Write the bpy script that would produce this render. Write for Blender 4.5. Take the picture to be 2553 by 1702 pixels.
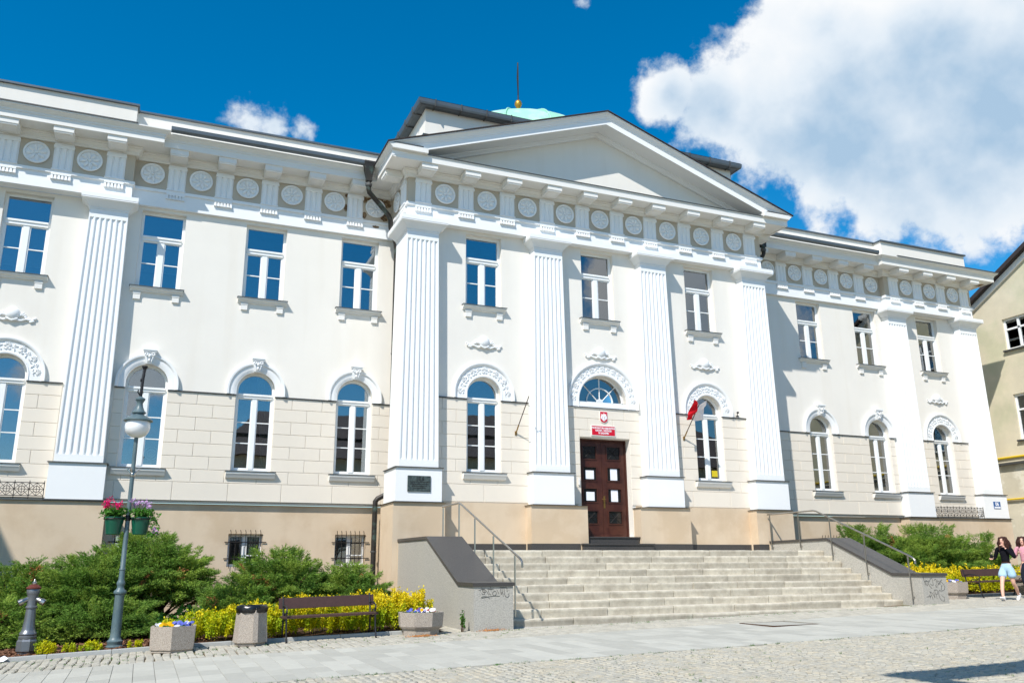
import bpy, bmesh, math, random
import numpy as np
from mathutils import Vector, Matrix, geometry
for o in list(bpy.data.objects): bpy.data.objects.remove(o)
SC = bpy.context.scene
COL = SC.collection
PI = math.pi
random.seed(7); RNG = np.random.default_rng(7)

# ---------------------------------------------------------------- camera
cd = bpy.data.cameras.new('camera'); cam = bpy.data.objects.new('camera', cd); COL.objects.link(cam)
cam.location = (-12.760, -24.605, 1.151)
cam.rotation_euler = (1.8343, 0.0094, -0.3994)
cd.sensor_width = 36.0; cd.sensor_fit = 'HORIZONTAL'; cd.lens = 29.911
cd.clip_start = 0.1; cd.clip_end = 3000
SC.camera = cam
SC.render.resolution_x = 1024; SC.render.resolution_y = 682
SC.view_settings.view_transform = 'Standard'; SC.view_settings.look = 'None'
SC.view_settings.exposure = 0.50; SC.view_settings.gamma = 1.0

# ---------------------------------------------------------------- sun + sky
SUN_D = Vector((1.11, 1.0, -1.65)).normalized()
sl = bpy.data.lights.new('sun', 'SUN'); sl.energy = 3.7; sl.angle = math.radians(0.53); sl.color = (1.0, 0.955, 0.885)
so = bpy.data.objects.new('sun', sl); COL.objects.link(so); so.location = (-30, -40, 40)
so.rotation_euler = SUN_D.to_track_quat('-Z', 'Y').to_euler()
W = bpy.data.worlds.new('World'); SC.world = W; W.use_nodes = True

def build_world():
    nt = W.node_tree; nt.nodes.clear(); N = nt.nodes.new; L = nt.links.new
    def math_(op, a, b=None, clamp=False):
        n = N('ShaderNodeMath'); n.operation = op; n.use_clamp = clamp
        for i, v in enumerate((a, b)):
            if v is None: continue
            if isinstance(v, (int, float)): n.inputs[i].default_value = v
            else: L(v, n.inputs[i])
        return n.outputs[0]
    sky = N('ShaderNodeTexSky'); sky.sky_type = 'NISHITA'; sky.sun_disc = False
    sky.sun_elevation = math.asin(-SUN_D.z); sky.sun_rotation = math.atan2(-SUN_D.x, -SUN_D.y)
    sky.altitude = 200; sky.air_density = 1.0; sky.dust_density = 0.25; sky.ozone_density = 3.0
    hs = N('ShaderNodeHueSaturation'); hs.inputs['Saturation'].default_value = 1.45; hs.inputs['Hue'].default_value = 0.492
    hs.inputs['Value'].default_value = 1.15
    L(sky.outputs[0], hs.inputs['Color'])
    tc = N('ShaderNodeTexCoord'); D = tc.outputs['Generated']
    nz = N('ShaderNodeTexNoise'); nz.inputs['Scale'].default_value = 7.5; nz.inputs['Detail'].default_value = 9; nz.inputs['Roughness'].default_value = 0.56
    nz.inputs['Distortion'].default_value = 0.25
    L(D, nz.inputs['Vector'])
    nf = N('ShaderNodeTexNoise'); nf.inputs['Scale'].default_value = 3.1; nf.inputs['Detail'].default_value = 6; nf.inputs['Roughness'].default_value = 0.5
    L(D, nf.inputs['Vector'])
    blobs = [((0.4925, 0.7070, 0.5080), .045), ((0.540, 0.684, 0.491), .066), ((0.601, 0.585, 0.544), .075), ((0.590, 0.652, 0.477), .095),
             ((0.648, 0.596, 0.475), .15), ((0.700, 0.545, 0.461), .17), ((0.688, 0.603, 0.408), .088), ((0.752, 0.549, 0.380), .085),
             ((0.725, 0.50, 0.475), .16), ((0.785, 0.43, 0.47), .15), ((0.066, 0.8776, 0.4745), .034), ((0.09, 0.8752, 0.4755), .036), ((0.119, 0.8720, 0.4740), .028),
             ((0.388, 0.7045, 0.597), .017), ((-.55, -.2, .8), .24), ((-.78, -.5, .35), .22), ((-.05, -.97, .22), .10), ((.56, -.77, .31), .15), ((-.93, .1, .36), .22), ((.97, .05, .22), .2), ((.5, -.2, .84), .2)]
    m = None
    for c, r in blobs:
        dn = N('ShaderNodeVectorMath'); dn.operation = 'DISTANCE'; L(D, dn.inputs[0]); dn.inputs[1].default_value = c
        v = math_('SUBTRACT', 1.0, math_('DIVIDE', dn.outputs['Value'], r))
        v = math_('MULTIPLY', v, r / .11) if r > .11 else (math_('SUBTRACT', math_('MULTIPLY', v, .62), .2) if r < .04 else v)
        m = v if m is None else math_('MAXIMUM', m, v)
    m = math_('MINIMUM', m, 0.9)
    nh = N('ShaderNodeTexNoise'); nh.inputs['Scale'].default_value = 26; nh.inputs['Detail'].default_value = 7; nh.inputs['Roughness'].default_value = 0.6; L(D, nh.inputs['Vector'])
    dens = math_('ADD', math_('MULTIPLY', m, 0.95), math_('ADD', math_('MULTIPLY', math_('SUBTRACT', nz.outputs[0], 0.5), 1.5), math_('MULTIPLY', math_('SUBTRACT', nh.outputs[0], 0.5), 1.0)))
    mr = N('ShaderNodeMapRange'); mr.interpolation_type = 'SMOOTHSTEP'; L(dens, mr.inputs[0]); mr.inputs[1].default_value = 0.03; mr.inputs[2].default_value = 0.38
    gate = N('ShaderNodeMapRange'); L(m, gate.inputs[0]); gate.inputs[1].default_value = -0.45; gate.inputs[2].default_value = 0.05
    alpha = math_('MULTIPLY', mr.outputs[0], gate.outputs[0], True)
    # cloud shading painted into the colour: thick parts go blue-grey, billows stay white
    mp = N('ShaderNodeVectorMath'); mp.operation = 'ADD'; L(D, mp.inputs[0]); mp.inputs[1].default_value = (-.045, -.03, .05)
    n2 = N('ShaderNodeTexNoise'); n2.inputs['Scale'].default_value = 5.2; n2.inputs['Detail'].default_value = 6; n2.inputs['Roughness'].default_value = 0.5; L(mp.outputs[0], n2.inputs['Vector'])
    n1 = N('ShaderNodeTexNoise'); n1.inputs['Scale'].default_value = 5.2; n1.inputs['Detail'].default_value = 6; n1.inputs['Roughness'].default_value = 0.5; L(D, n1.inputs['Vector'])
    sh = math_('ADD', math_('MULTIPLY', math_('SUBTRACT', n2.outputs[0], n1.outputs[0]), 1.6), math_('MULTIPLY', math_('SUBTRACT', nf.outputs[0], .45), 1.3))
    sh = math_('ADD', sh, math_('MULTIPLY', math_('SUBTRACT', m, .35), .42))
    cr = N('ShaderNodeValToRGB'); L(math_('ADD', sh, .3), cr.inputs[0])
    cr.color_ramp.elements[0].position = 0.12; cr.color_ramp.elements[0].color = (6.8, 6.95, 7.1, 1)
    cr.color_ramp.elements[1].position = 0.75; cr.color_ramp.elements[1].color = (2.9, 4.1, 5.4, 1)
    e = cr.color_ramp.elements.new(.42); e.color = (5.5, 6.1, 6.7, 1)
    mix = N('ShaderNodeMix'); mix.data_type = 'RGBA'; L(alpha, mix.inputs['Factor']); L(hs.outputs[0], mix.inputs['A']); L(cr.outputs[0], mix.inputs['B'])
    bg = N('ShaderNodeBackground'); bg.inputs['Strength'].default_value = 0.10
    L(mix.outputs['Result'], bg.inputs['Color'])
    out = N('ShaderNodeOutputWorld'); L(bg.outputs[0], out.inputs['Surface'])
build_world()

# ---------------------------------------------------------------- materials
def S(r, g, b):
    f = lambda c: (c/255/12.92) if c <= 10 else ((c/255+.055)/1.055)**2.4
    return (f(r), f(g), f(b), 1.0)
MATS = {}
def mat(name, col, rough=.8, var=.05, vscale=2.0, bump=0.0, bscale=60.0, spec=.3, metal=0.0, col2=None, mixscale=4.0, mixlo=.45, mixhi=.6, island=0.0, coat=0.0, streak=None, sub=0.0, transl=0.0):
    if name in MATS: return MATS[name]
    M = bpy.data.materials.new(name); M.use_nodes = True; nt = M.node_tree; N = nt.nodes.new; L = nt.links.new
    b = nt.nodes['Principled BSDF']; b.inputs['Roughness'].default_value = rough; b.inputs['Metallic'].default_value = metal
    b.inputs['Specular IOR Level'].default_value = spec; b.inputs['Coat Weight'].default_value = coat
    tc = N('ShaderNodeTexCoord'); geo = N('ShaderNodeNewGeometry'); P = geo.outputs['Position']
    cur = None
    rgb = N('ShaderNodeRGB'); rgb.outputs[0].default_value = col; cur = rgb.outputs[0]
    if col2 is not None:
        n = N('ShaderNodeTexNoise'); n.inputs['Scale'].default_value = mixscale; n.inputs['Detail'].default_value = 6; n.inputs['Roughness'].default_value = .6; L(P, n.inputs['Vector'])
        mr = N('ShaderNodeMapRange'); mr.inputs[1].default_value = mixlo; mr.inputs[2].default_value = mixhi; L(n.outputs[0], mr.inputs[0])
        mx = N('ShaderNodeMix'); mx.data_type = 'RGBA'; L(mr.outputs[0], mx.inputs['Factor']); L(cur, mx.inputs['A']); mx.inputs['B'].default_value = col2; cur = mx.outputs['Result']
    if streak is not None:   # vertical weather streaks
        mp = N('ShaderNodeMapping'); mp.inputs['Scale'].default_value = (2.2, 3.1, .22); L(P, mp.inputs['Vector'])
        n = N('ShaderNodeTexNoise'); n.inputs['Scale'].default_value = 1.0; n.inputs['Detail'].default_value = 5; L(mp.outputs[0], n.inputs['Vector'])
        mr = N('ShaderNodeMapRange'); mr.inputs[1].default_value = .5; mr.inputs[2].default_value = .72; mr.inputs[4].default_value = .45; L(n.outputs[0], mr.inputs[0])
        mx = N('ShaderNodeMix'); mx.data_type = 'RGBA'; L(mr.outputs[0], mx.inputs['Factor']); L(cur, mx.inputs['A']); mx.inputs['B'].default_value = streak; cur = mx.outputs['Result']
    hs = N('ShaderNodeHueSaturation'); L(cur, hs.inputs['Color'])
    n = N('ShaderNodeTexNoise'); n.inputs['Scale'].default_value = vscale; n.inputs['Detail'].default_value = 7; n.inputs['Roughness'].default_value = .62; L(P, n.inputs['Vector'])
    mr = N('ShaderNodeMapRange'); mr.inputs[1].default_value = .25; mr.inputs[2].default_value = .75; mr.inputs[3].default_value = 1-var; mr.inputs[4].default_value = 1+var; L(n.outputs[0], mr.inputs[0])
    val = mr.outputs[0]
    if island > 0:
        oi = N('ShaderNodeObjectInfo'); ad = N('ShaderNodeMath'); ad.operation = 'ADD'
        L(geo.outputs['Random Per Island'], ad.inputs[0]); L(oi.outputs['Random'], ad.inputs[1])
        fr = N('ShaderNodeMath'); fr.operation = 'FRACT'; L(ad.outputs[0], fr.inputs[0])
        m2 = N('ShaderNodeMapRange'); m2.inputs[3].default_value = 1-island; m2.inputs[4].default_value = 1+island; L(fr.outputs[0], m2.inputs[0])
        ml = N('ShaderNodeMath'); ml.operation = 'MULTIPLY'; L(val, ml.inputs[0]); L(m2.outputs[0], ml.inputs[1]); val = ml.outputs[0]
    L(val, hs.inputs['Value']); L(hs.outputs[0], b.inputs['Base Color'])
    if bump > 0:
        nb = N('ShaderNodeTexNoise'); nb.inputs['Scale'].default_value = bscale; nb.inputs['Detail'].default_value = 4; L(P, nb.inputs['Vector'])
        bp = N('ShaderNodeBump'); bp.inputs['Strength'].default_value = bump; bp.inputs['Distance'].default_value = .01; L(nb.outputs[0], bp.inputs['Height']); L(bp.outputs[0], b.inputs['Normal'])
    if transl > 0:
        tr = N('ShaderNodeBsdfTranslucent'); L(hs.outputs[0], tr.inputs['Color']); ms = N('ShaderNodeMixShader'); ms.inputs[0].default_value = transl
        L(b.outputs[0], ms.inputs[1]); L(tr.outputs[0], ms.inputs[2]); L(ms.outputs[0], nt.nodes['Material Output'].inputs['Surface'])
    MATS[name] = M; return M
m_wall = mat('wall_plaster', S(234, 229, 220), .9, .03, .7, .12, 90, .15, streak=S(226, 219, 207))
m_white = mat('white_paint', S(238, 239, 239), .75, .02, 1.2, .06, 70, .25)
m_trim = mat('trim_white', S(232, 230, 225), .8, .03, 1.5, .08, 60, .2)
m_block = mat('rustic_block', S(229, 220, 206), .9, .03, .9, .15, 80, .15, island=.02)
m_joint = mat('joint_render', S(196, 182, 160), .9, .03, 1.0, .1, 80, .1)
m_plinth = mat('plinth_render', S(212, 193, 168), .9, .05, .9, .2, 50, .15, col2=S(202, 181, 154), mixscale=.8, streak=S(198, 178, 152))
m_metope = mat('metope_grey', S(196, 184, 166), .9, .03, 2, .1, 60, .15)
m_flash = mat('zinc_flashing', S(92, 92, 90), .5, .1, 3, .05, 30, .5, .4)
m_gutter = mat('gutter_metal', S(104, 110, 114), .42, .12, 3, .05, 30, .5, .5)
m_pipe = mat('weathered_pipe', S(52, 48, 44), .5, .15, 4, .1, 30, .5, .2, col2=S(84, 108, 100), mixscale=3.5, mixlo=.55, mixhi=.7)
m_copper = mat('green_copper', S(150, 205, 180), .65, .08, 2.5, .1, 20, .3, col2=S(176, 222, 198), mixscale=1.5)
m_gold = mat('gilt_metal', S(196, 150, 60), .4, .1, 4, 0, 30, .5, .7)
m_frame = mat('window_frame_white', S(240, 241, 240), .45, .015, 3, 0, 30, .4)
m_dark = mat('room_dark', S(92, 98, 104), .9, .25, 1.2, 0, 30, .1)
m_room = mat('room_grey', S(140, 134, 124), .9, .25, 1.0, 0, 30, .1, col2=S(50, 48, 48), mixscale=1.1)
m_blind = mat('blind_fabric', S(190, 204, 214), .8, .08, 2, 0, 30, .2)
m_curt = mat('curtain_fabric', S(205, 202, 190), .9, .08, 2, 0, 30, .1)
m_door = mat('door_wood', S(74, 40, 30), .42, .22, 5, .1, 40, .4, col2=S(62, 30, 24), mixscale=3)
m_dglass = mat('door_glass', S(28, 30, 32), .12, .1, 3, 0, 30, .6)
m_paper = mat('paper', S(238, 240, 246), .8, .02, 5, 0, 30, .2)
m_brass = mat('brass', S(150, 120, 66), .4, .1, 5, 0, 30, .5, .8)
m_granD = mat('dark_granite', S(60, 59, 58), .42, .16, 30, .05, 120, .5, col2=S(84, 80, 78), mixscale=90)
m_granC = mat('grey_granite', S(184, 180, 171), .75, .16, 45, .1, 120, .3, col2=S(154, 151, 144), mixscale=60, streak=S(176, 172, 160))
m_step = mat('step_stone', S(203, 196, 180), .85, .12, 14, .35, 60, .2, col2=S(182, 174, 158), mixscale=5, mixlo=.42, mixhi=.66, island=.14, streak=S(160, 150, 134))
m_steel = mat('stainless_steel', S(176, 172, 166), .28, .05, 5, 0, 30, .5, .95)
m_iron = mat('wrought_iron', S(44, 40, 38), .55, .1, 5, 0, 30, .4, .3)
m_lamp = mat('lamp_paint', S(84, 104, 110), .42, .1, 6, .03, 40, .5, col2=S(96, 114, 118), mixscale=5)
m_globe = mat('opal_glass', S(240, 240, 240), .18, .01, 3, 0, 30, .5, coat=.5)
m_hyd = mat('hydrant_paint', S(118, 122, 128), .36, .15, 6, .05, 40, .6, .5)
m_rust = mat('hydrant_rust', S(104, 52, 42), .6, .2, 12, .1, 60, .4, .3)
m_expo = mat('washed_concrete', S(182, 172, 160), .9, .28, 75, .6, 110, .2, col2=S(140, 128, 118), mixscale=95)
m_bag = mat('black_plastic', S(22, 22, 25), .25, .1, 8, .4, 14, .6)
m_wood = mat('bench_wood', S(72, 50, 46), .5, .15, 14, .1, 30, .4)
m_castiron = mat('cast_iron', S(36, 36, 40), .5, .1, 10, .05, 40, .5, .3)
m_kerb = mat('kerb_concrete', S(168, 170, 168), .9, .08, 12, .2, 80, .2)
m_slab = mat('paving_slab', S(180, 178, 168), .88, .06, 7, .12, 120, .2, island=.11)
m_sett = mat('sett_granite', S(174, 169, 156), .85, .09, 30, .25, 70, .25, island=.12)
m_cob = mat('cobble_granite', S(168, 164, 152), .85, .10, 34, .3, 60, .25, col2=S(176, 168, 150), mixscale=5, island=.09)
m_sand = mat('joint_sand', S(112, 98, 78), .95, .15, 10, .2, 60, .1, col2=S(96, 106, 62), mixscale=2.2, mixlo=.52, mixhi=.62)
m_soil = mat('garden_soil', S(84, 64, 50), .95, .2, 15, .6, 30, .1)
m_ground = mat('plaza_surface', S(158, 156, 146), .92, .12, 14, .3, 30, .2)
m_chip = mat('bark_chip', S(126, 92, 72), .9, .2, 20, 0, 30, .1, island=.45)
m_jun = mat('juniper_needles', S(112, 148, 62), .6, .18, 1.6, 0, 30, .25, col2=S(150, 174, 74), mixscale=1.9, island=.35, transl=.32)
m_junb = mat('juniper_brown', S(176, 122, 74), .7, .1, 3, 0, 30, .2, island=.3)
m_bark = mat('shrub_bark', S(74, 56, 42), .9, .2, 20, .3, 40, .1)
m_yel = mat('golden_leaves', S(212, 206, 18), .55, .12, 2.5, 0, 30, .3, col2=S(158, 182, 28), mixscale=2.6, island=.3, transl=.35)
m_yelo = mat('golden_tips', S(230, 208, 26), .55, .12, 2.5, 0, 30, .3, island=.25, transl=.3)
m_grn = mat('green_leaves', S(70, 122, 36), .55, .15, 3, 0, 30, .3, island=.3, transl=.25)
m_pot = mat('green_pot', S(14, 82, 62), .3, .08, 5, 0, 30, .5)
m_pink = mat('petal_pink', S(226, 24, 112), .6, .12, 8, 0, 30, .2, island=.2, transl=.2)
m_lilac = mat('petal_lilac', S(214, 172, 220), .6, .1, 8, 0, 30, .2, island=.12, transl=.2)
m_yflow = mat('petal_yellow', S(246, 190, 16), .6, .1, 8, 0, 30, .2, island=.12, transl=.2)
m_bflow = mat('petal_blue', S(98, 110, 196), .6, .1, 8, 0, 30, .2, island=.3, transl=.2)
m_wflow = mat('petal_white', S(240, 236, 238), .6, .05, 8, 0, 30, .2, island=.06, transl=.2)
m_rflow = mat('petal_rust', S(150, 60, 52), .6, .1, 8, 0, 30, .2, island=.2, transl=.2)
m_red = mat('sign_red', S(206, 22, 48), .4, .04, 5, 0, 30, .4)
m_flagw = mat('flag_white', S(236, 232, 236), .8, .03, 5, 0, 30, .1, transl=.25)
m_flagr = mat('flag_red', S(214, 30, 44), .8, .05, 5, 0, 30, .1, transl=.25)
m_bronze = mat('bronze_plaque', S(92, 104, 100), .5, .25, 25, .3, 60, .5, .5, col2=S(70, 80, 80), mixscale=14)
m_blueb = mat('number_blue', S(40, 92, 150), .4, .03, 5, 0, 30, .4)
m_ink = mat('spray_ink', S(50, 50, 50), .7, .1, 10, 0, 30, .3)
m_house = mat('ochre_render', S(212, 202, 178), .95, .12, .8, .5, 22, .1, col2=S(198, 194, 166), mixscale=.5)
m_housel = mat('worn_render', S(206, 198, 178), .95, .12, 1.3, .5, 22, .1, col2=S(222, 216, 200), mixscale=1.1, mixlo=.48, mixhi=.54)
m_tile = mat('roof_dark', S(58, 50, 50), .7, .15, 4, .2, 30, .3)
m_rtile = mat('roof_grey_tile', S(122, 108, 100), .8, .12, 3, .2, 30, .2)
m_gas = mat('yellow_pipe', S(224, 190, 48), .4, .05, 4, 0, 30, .4)
m_skin = mat('skin', S(226, 178, 156), .55, .04, 6, 0, 30, .35)
m_hair = mat('hair_brown', S(62, 36, 28), .6, .25, 20, 0, 30, .3, island=.3)
m_black = mat('black_knit', S(24, 24, 30), .9, .1, 20, .1, 80, .1)
m_denim = mat('light_denim', S(172, 202, 222), .9, .10, 12, .15, 90, .1)
m_shoe = mat('white_sneaker', S(232, 230, 230), .6, .03, 10, 0, 30, .3)
m_shoep = mat('pink_sneaker', S(238, 206, 208), .6, .03, 10, 0, 30, .3)
m_pinktop = mat('dusty_pink_shirt', S(206, 150, 162), .9, .08, 10, .1, 60, .1)
m_jeans = mat('dark_jeans', S(42, 48, 62), .9, .1, 12, .1, 60, .1)
m_fan = mat('fan_plastic', S(190, 205, 214), .5, .03, 5, 0, 30, .3)
m_sticker = mat('sticker_yellow', S(214, 190, 40), .5, .05, 5, 0, 30, .3)
m_basket = mat('purple_basket', S(128, 70, 110), .6, .1, 5, 0, 30, .3)
m_peel = mat('peeled_brick', S(112, 88, 66), .95, .3, 14, .6, 40, .1, col2=S(150, 128, 100), mixscale=9)

def glass_mat():
    M = bpy.data.materials.new('window_glass'); M.use_nodes = True; nt = M.node_tree; N = nt.nodes.new; L = nt.links.new
    nt.nodes.remove(nt.nodes['Principled BSDF'])
    tr = N('ShaderNodeBsdfTransparent'); tr.inputs[0].default_value = (.62, .68, .70, 1)
    gl = N('ShaderNodeBsdfGlossy'); gl.inputs['Roughness'].default_value = .012; gl.inputs['Color'].default_value = (.93, .97, 1, 1)
    geo = N('ShaderNodeNewGeometry'); nb = N('ShaderNodeTexNoise'); nb.inputs['Scale'].default_value = 1.6; L(geo.outputs['Position'], nb.inputs['Vector'])
    bp = N('ShaderNodeBump'); bp.inputs['Strength'].default_value = .05; bp.inputs['Distance'].default_value = .02; L(nb.outputs[0], bp.inputs['Height']); L(bp.outputs[0], gl.inputs['Normal'])
    fr = N('ShaderNodeFresnel'); fr.inputs[0].default_value = 1.9
    ad = N('ShaderNodeMath'); ad.operation = 'MULTIPLY_ADD'; ad.inputs[1].default_value = 1.4; ad.inputs[2].default_value = .11; ad.use_clamp = True; L(fr.outputs[0], ad.inputs[0])
    mx = N('ShaderNodeMixShader'); L(ad.outputs[0], mx.inputs[0]); L(tr.outputs[0], mx.inputs[1]); L(gl.outputs[0], mx.inputs[2])
    L(mx.outputs[0], nt.nodes['Material Output'].inputs['Surface']); return M
m_glass = glass_mat()

# ---------------------------------------------------------------- mesh helpers
class MB:
    def __init__(s): s.v = []; s.f = []
    def quad(s, a, b, c, d):
        i = len(s.v); s.v += [tuple(a), tuple(b), tuple(c), tuple(d)]; s.f.append((i, i+1, i+2, i+3)); return s
    def poly(s, pts):
        i = len(s.v); s.v += [tuple(p) for p in pts]; s.f.append(tuple(range(i, i+len(pts)))); return s
    def box(s, x0, x1, y0, y1, z0, z1):
        i = len(s.v)
        s.v += [(x0, y0, z0), (x1, y0, z0), (x1, y1, z0), (x0, y1, z0), (x0, y0, z1), (x1, y0, z1), (x1, y1, z1), (x0, y1, z1)]
        s.f += [(i, i+3, i+2, i+1), (i+4, i+5, i+6, i+7), (i, i+1, i+5, i+4), (i+1, i+2, i+6, i+5), (i+2, i+3, i+7, i+6), (i+3, i, i+4, i+7)]; return s
    def cbox(s, x0, x1, y0, y1, z0, z1, c):      # box with a chamfered front and top rim (front is -y)
        i = len(s.v)
        lo = [(x0, y1), (x0, y0), (x1, y0), (x1, y1)]
        return s.loft([[(x0, y0, z0), (x1, y0, z0), (x1, y1, z0), (x0, y1, z0)], [(x0, y0, z1-c), (x1, y0, z1-c), (x1, y1, z1-c), (x0, y1, z1-c)],
                       [(x0+c, y0+c, z1), (x1-c, y0+c, z1), (x1-c, y1-c, z1), (x0+c, y1-c, z1)]])
    def loft(s, loops, closed=True, cap=True):
        i = len(s.v); n = len(loops[0])
        for lp in loops: s.v += [tuple(p) for p in lp]
        for k in range(len(loops)-1):
            for j in range(n if closed else n-1):
                a = i+k*n+j; b = i+k*n+(j+1) % n
                s.f.append((a, b, b+n, a+n))
        if cap and closed:
            s.f.append(tuple(i+j for j in reversed(range(n)))); s.f.append(tuple(i+(len(loops)-1)*n+j for j in range(n)))
        return s
    def lathe(s, prof, c=(0, 0, 0), n=24, a0=0.0):
        loops = []
        for r, z in prof:
            loops.append([(c[0]+r*math.cos(a0+2*PI*k/n), c[1]+r*math.sin(a0+2*PI*k/n), c[2]+z) for k in range(n)])
        return s.loft(loops)
    def tube(s, pts, r, n=8, cap=True):
        pts = [Vector(p) for p in pts]; loops = []
        rr = r if isinstance(r, (list, tuple)) else [r]*len(pts)
        up = Vector((0.013, 0.021, 1)).normalized(); prev = None
        for k, p in enumerate(pts):
            t = (pts[min(k+1, len(pts)-1)]-pts[max(k-1, 0)]).normalized()
            if prev is None:
                u = up if abs(t.dot(up)) < .95 else Vector((1, 0.02, 0.01))
                a = t.cross(u).normalized()
            else:
                a = (prev - t*prev.dot(t)).normalized()
            prev = a; b = t.cross(a)
            loops.append([p+(a*math.cos(2*PI*j/n)+b*math.sin(2*PI*j/n))*rr[k] for j in range(n)])
        return s.loft(loops, cap=cap)
    def ellipsoid(s, c, rx, ry, rz, n=10, m=6, half=None):
        loops = []
        for k in range(1, m):
            t = PI*k/m; z = -math.cos(t); r = math.sin(t)
            loops.append([(c[0]+rx*r*math.cos(2*PI*j/n), c[1]+ry*r*math.sin(2*PI*j/n), c[2]+rz*z) for j in range(n)])
        i = len(s.v); s.loft(loops, cap=False); b = len(s.v); s.v += [(c[0], c[1], c[2]-rz), (c[0], c[1], c[2]+rz)]
        for j in range(n):
            s.f.append((b, i+(j+1) % n, i+j)); q = i+(m-2)*n; s.f.append((b+1, q+j, q+(j+1) % n))
        return s
    def torus(s, c, R, r, n=24, m=8, axis='y'):
        i = len(s.v)
        for k in range(n):
            a = 2*PI*k/n
            for j in range(m):
                b = 2*PI*j/m; rr = R+r*math.cos(b); h = r*math.sin(b)
                p = (rr*math.cos(a), h, rr*math.sin(a)) if axis == 'y' else (rr*math.cos(a), rr*math.sin(a), h)
                s.v.append((c[0]+p[0], c[1]+p[1], c[2]+p[2]))
        for k in range(n):
            for j in range(m):
                s.f.append((i+k*m+j, i+((k+1) % n)*m+j, i+((k+1) % n)*m+(j+1) % m, i+k*m+(j+1) % m))
        return s
    def xform(s, M, start=0):
        s.v[start:] = [tuple(M @ Vector(p)) for p in s.v[start:]]; return s
def mesh_of(name, mb, mt, smooth=False, fix=True):
    me = bpy.data.meshes.new(name); me.from_pydata(mb.v, [], mb.f)
    if fix:
        b = bmesh.new(); b.from_mesh(me); bmesh.ops.recalc_face_normals(b, faces=b.faces); b.to_mesh(me); b.free()
    me.materials.append(mt)
    if smooth:
        me.polygons.foreach_set('use_smooth', [True]*len(me.polygons))
        try: me.set_sharp_from_angle(angle=math.radians(38))
        except Exception: pass
    return me
def link(name, data, parent=None, loc=None):
    o = bpy.data.objects.new(name, data); COL.objects.link(o)
    if parent is not None: o.parent = parent
    if loc is not None: o.location = loc
    return o
def obj(name, mb, mt, parent=None, smooth=False, loc=None, fix=True):
    return link(name, mesh_of(name, mb, mt, smooth, fix), parent, loc)
def tag(o, label=None, cat=None, group=None, kind=None):
    if label: o['label'] = label
    if cat: o['category'] = cat
    if group: o['group'] = group
    if kind: o['kind'] = kind
    return o
def thing(name, label, cat, loc=(0, 0, 0), rz=0, group=None):
    o = bpy.data.objects.new(name, None); COL.objects.link(o); o.location = loc; o.rotation_euler = (0, 0, rz); o.empty_display_size = .2
    return tag(o, label, cat, group)
def arr_obj(name, V, F, mt, parent=None, smooth=False):   # numpy verts (n,3), faces (m,k) all alike
    me = bpy.data.meshes.new(name); V = np.asarray(V, np.float32); F = np.asarray(F, np.int32); k = F.shape[1]
    me.vertices.add(len(V)); me.vertices.foreach_set('co', V.ravel())
    me.loops.add(F.size); me.loops.foreach_set('vertex_index', F.ravel())
    me.polygons.add(len(F)); me.polygons.foreach_set('loop_start', np.arange(0, F.size, k, dtype=np.int32)); me.polygons.foreach_set('loop_total', np.full(len(F), k, np.int32))
    me.polygons.foreach_set('use_smooth', np.full(len(F), bool(smooth)))
    me.update(calc_edges=True); me.materials.append(mt)
    return link(name, me, parent)
GX = [-300, -40, -20, -14.75, -11.8, -7.9, -6.5, 6, 10, 25, 60, 400]; GZ = [-5, -1.2, -.42, -.22, -.105, -.02, 0, .24, .30, .5, .9, 3]
def g(x, y): return np.interp(x, GX, GZ) + .012*(y+7.6)
def gz(x, y): return float(g(x, y))

# ================================================================ THE SETTING: ground and paving
def ground():
    xs = sorted(set(GX+list(np.linspace(-30, 30, 31)))); ys = [-900, -200, -60, -30, -20, -15, -12, -9, -7, -4, 0, 10, 40, 200]
    V = [(x, y, gz(x, max(min(y, 40), -60))-.035) for y in ys for x in xs]; n = len(xs)
    F = [(j*n+i, j*n+i+1, (j+1)*n+i+1, (j+1)*n+i) for j in range(len(ys)-1) for i in range(n-1)]
    o = arr_obj('plaza_ground', V, F, m_ground); tag(o, 'pale grey stone ground of the town square', kind='structure'); return o
ground()
CAMP = np.array([-12.76, -24.605])
def bed(name, x0, x1, y0, y1, dz, mt, label, parent=None):
    xs = sorted([x for x in GX if x0 < x < x1]+[x0, x1]+list(np.arange(math.ceil(x0), x1, 1.5))); V = []; F = []
    for x in xs: V += [(x, y0, gz(x, y0)+dz), (x, y1, gz(x, y1)+dz)]
    for i in range(len(xs)-1): F.append((2*i, 2*i+2, 2*i+3, 2*i+1))
    o = arr_obj(name, V, F, mt, parent); tag(o, label, kind='structure'); return o
def in_view(x, y):
    dx, dy = x-CAMP[0], y-CAMP[1]; c, s = math.cos(-.3994), math.sin(-.3994)
    rx, ry = dx*c+dy*s, -dx*s+dy*c
    return ry > 1 and abs(rx/ry) < .64
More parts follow.
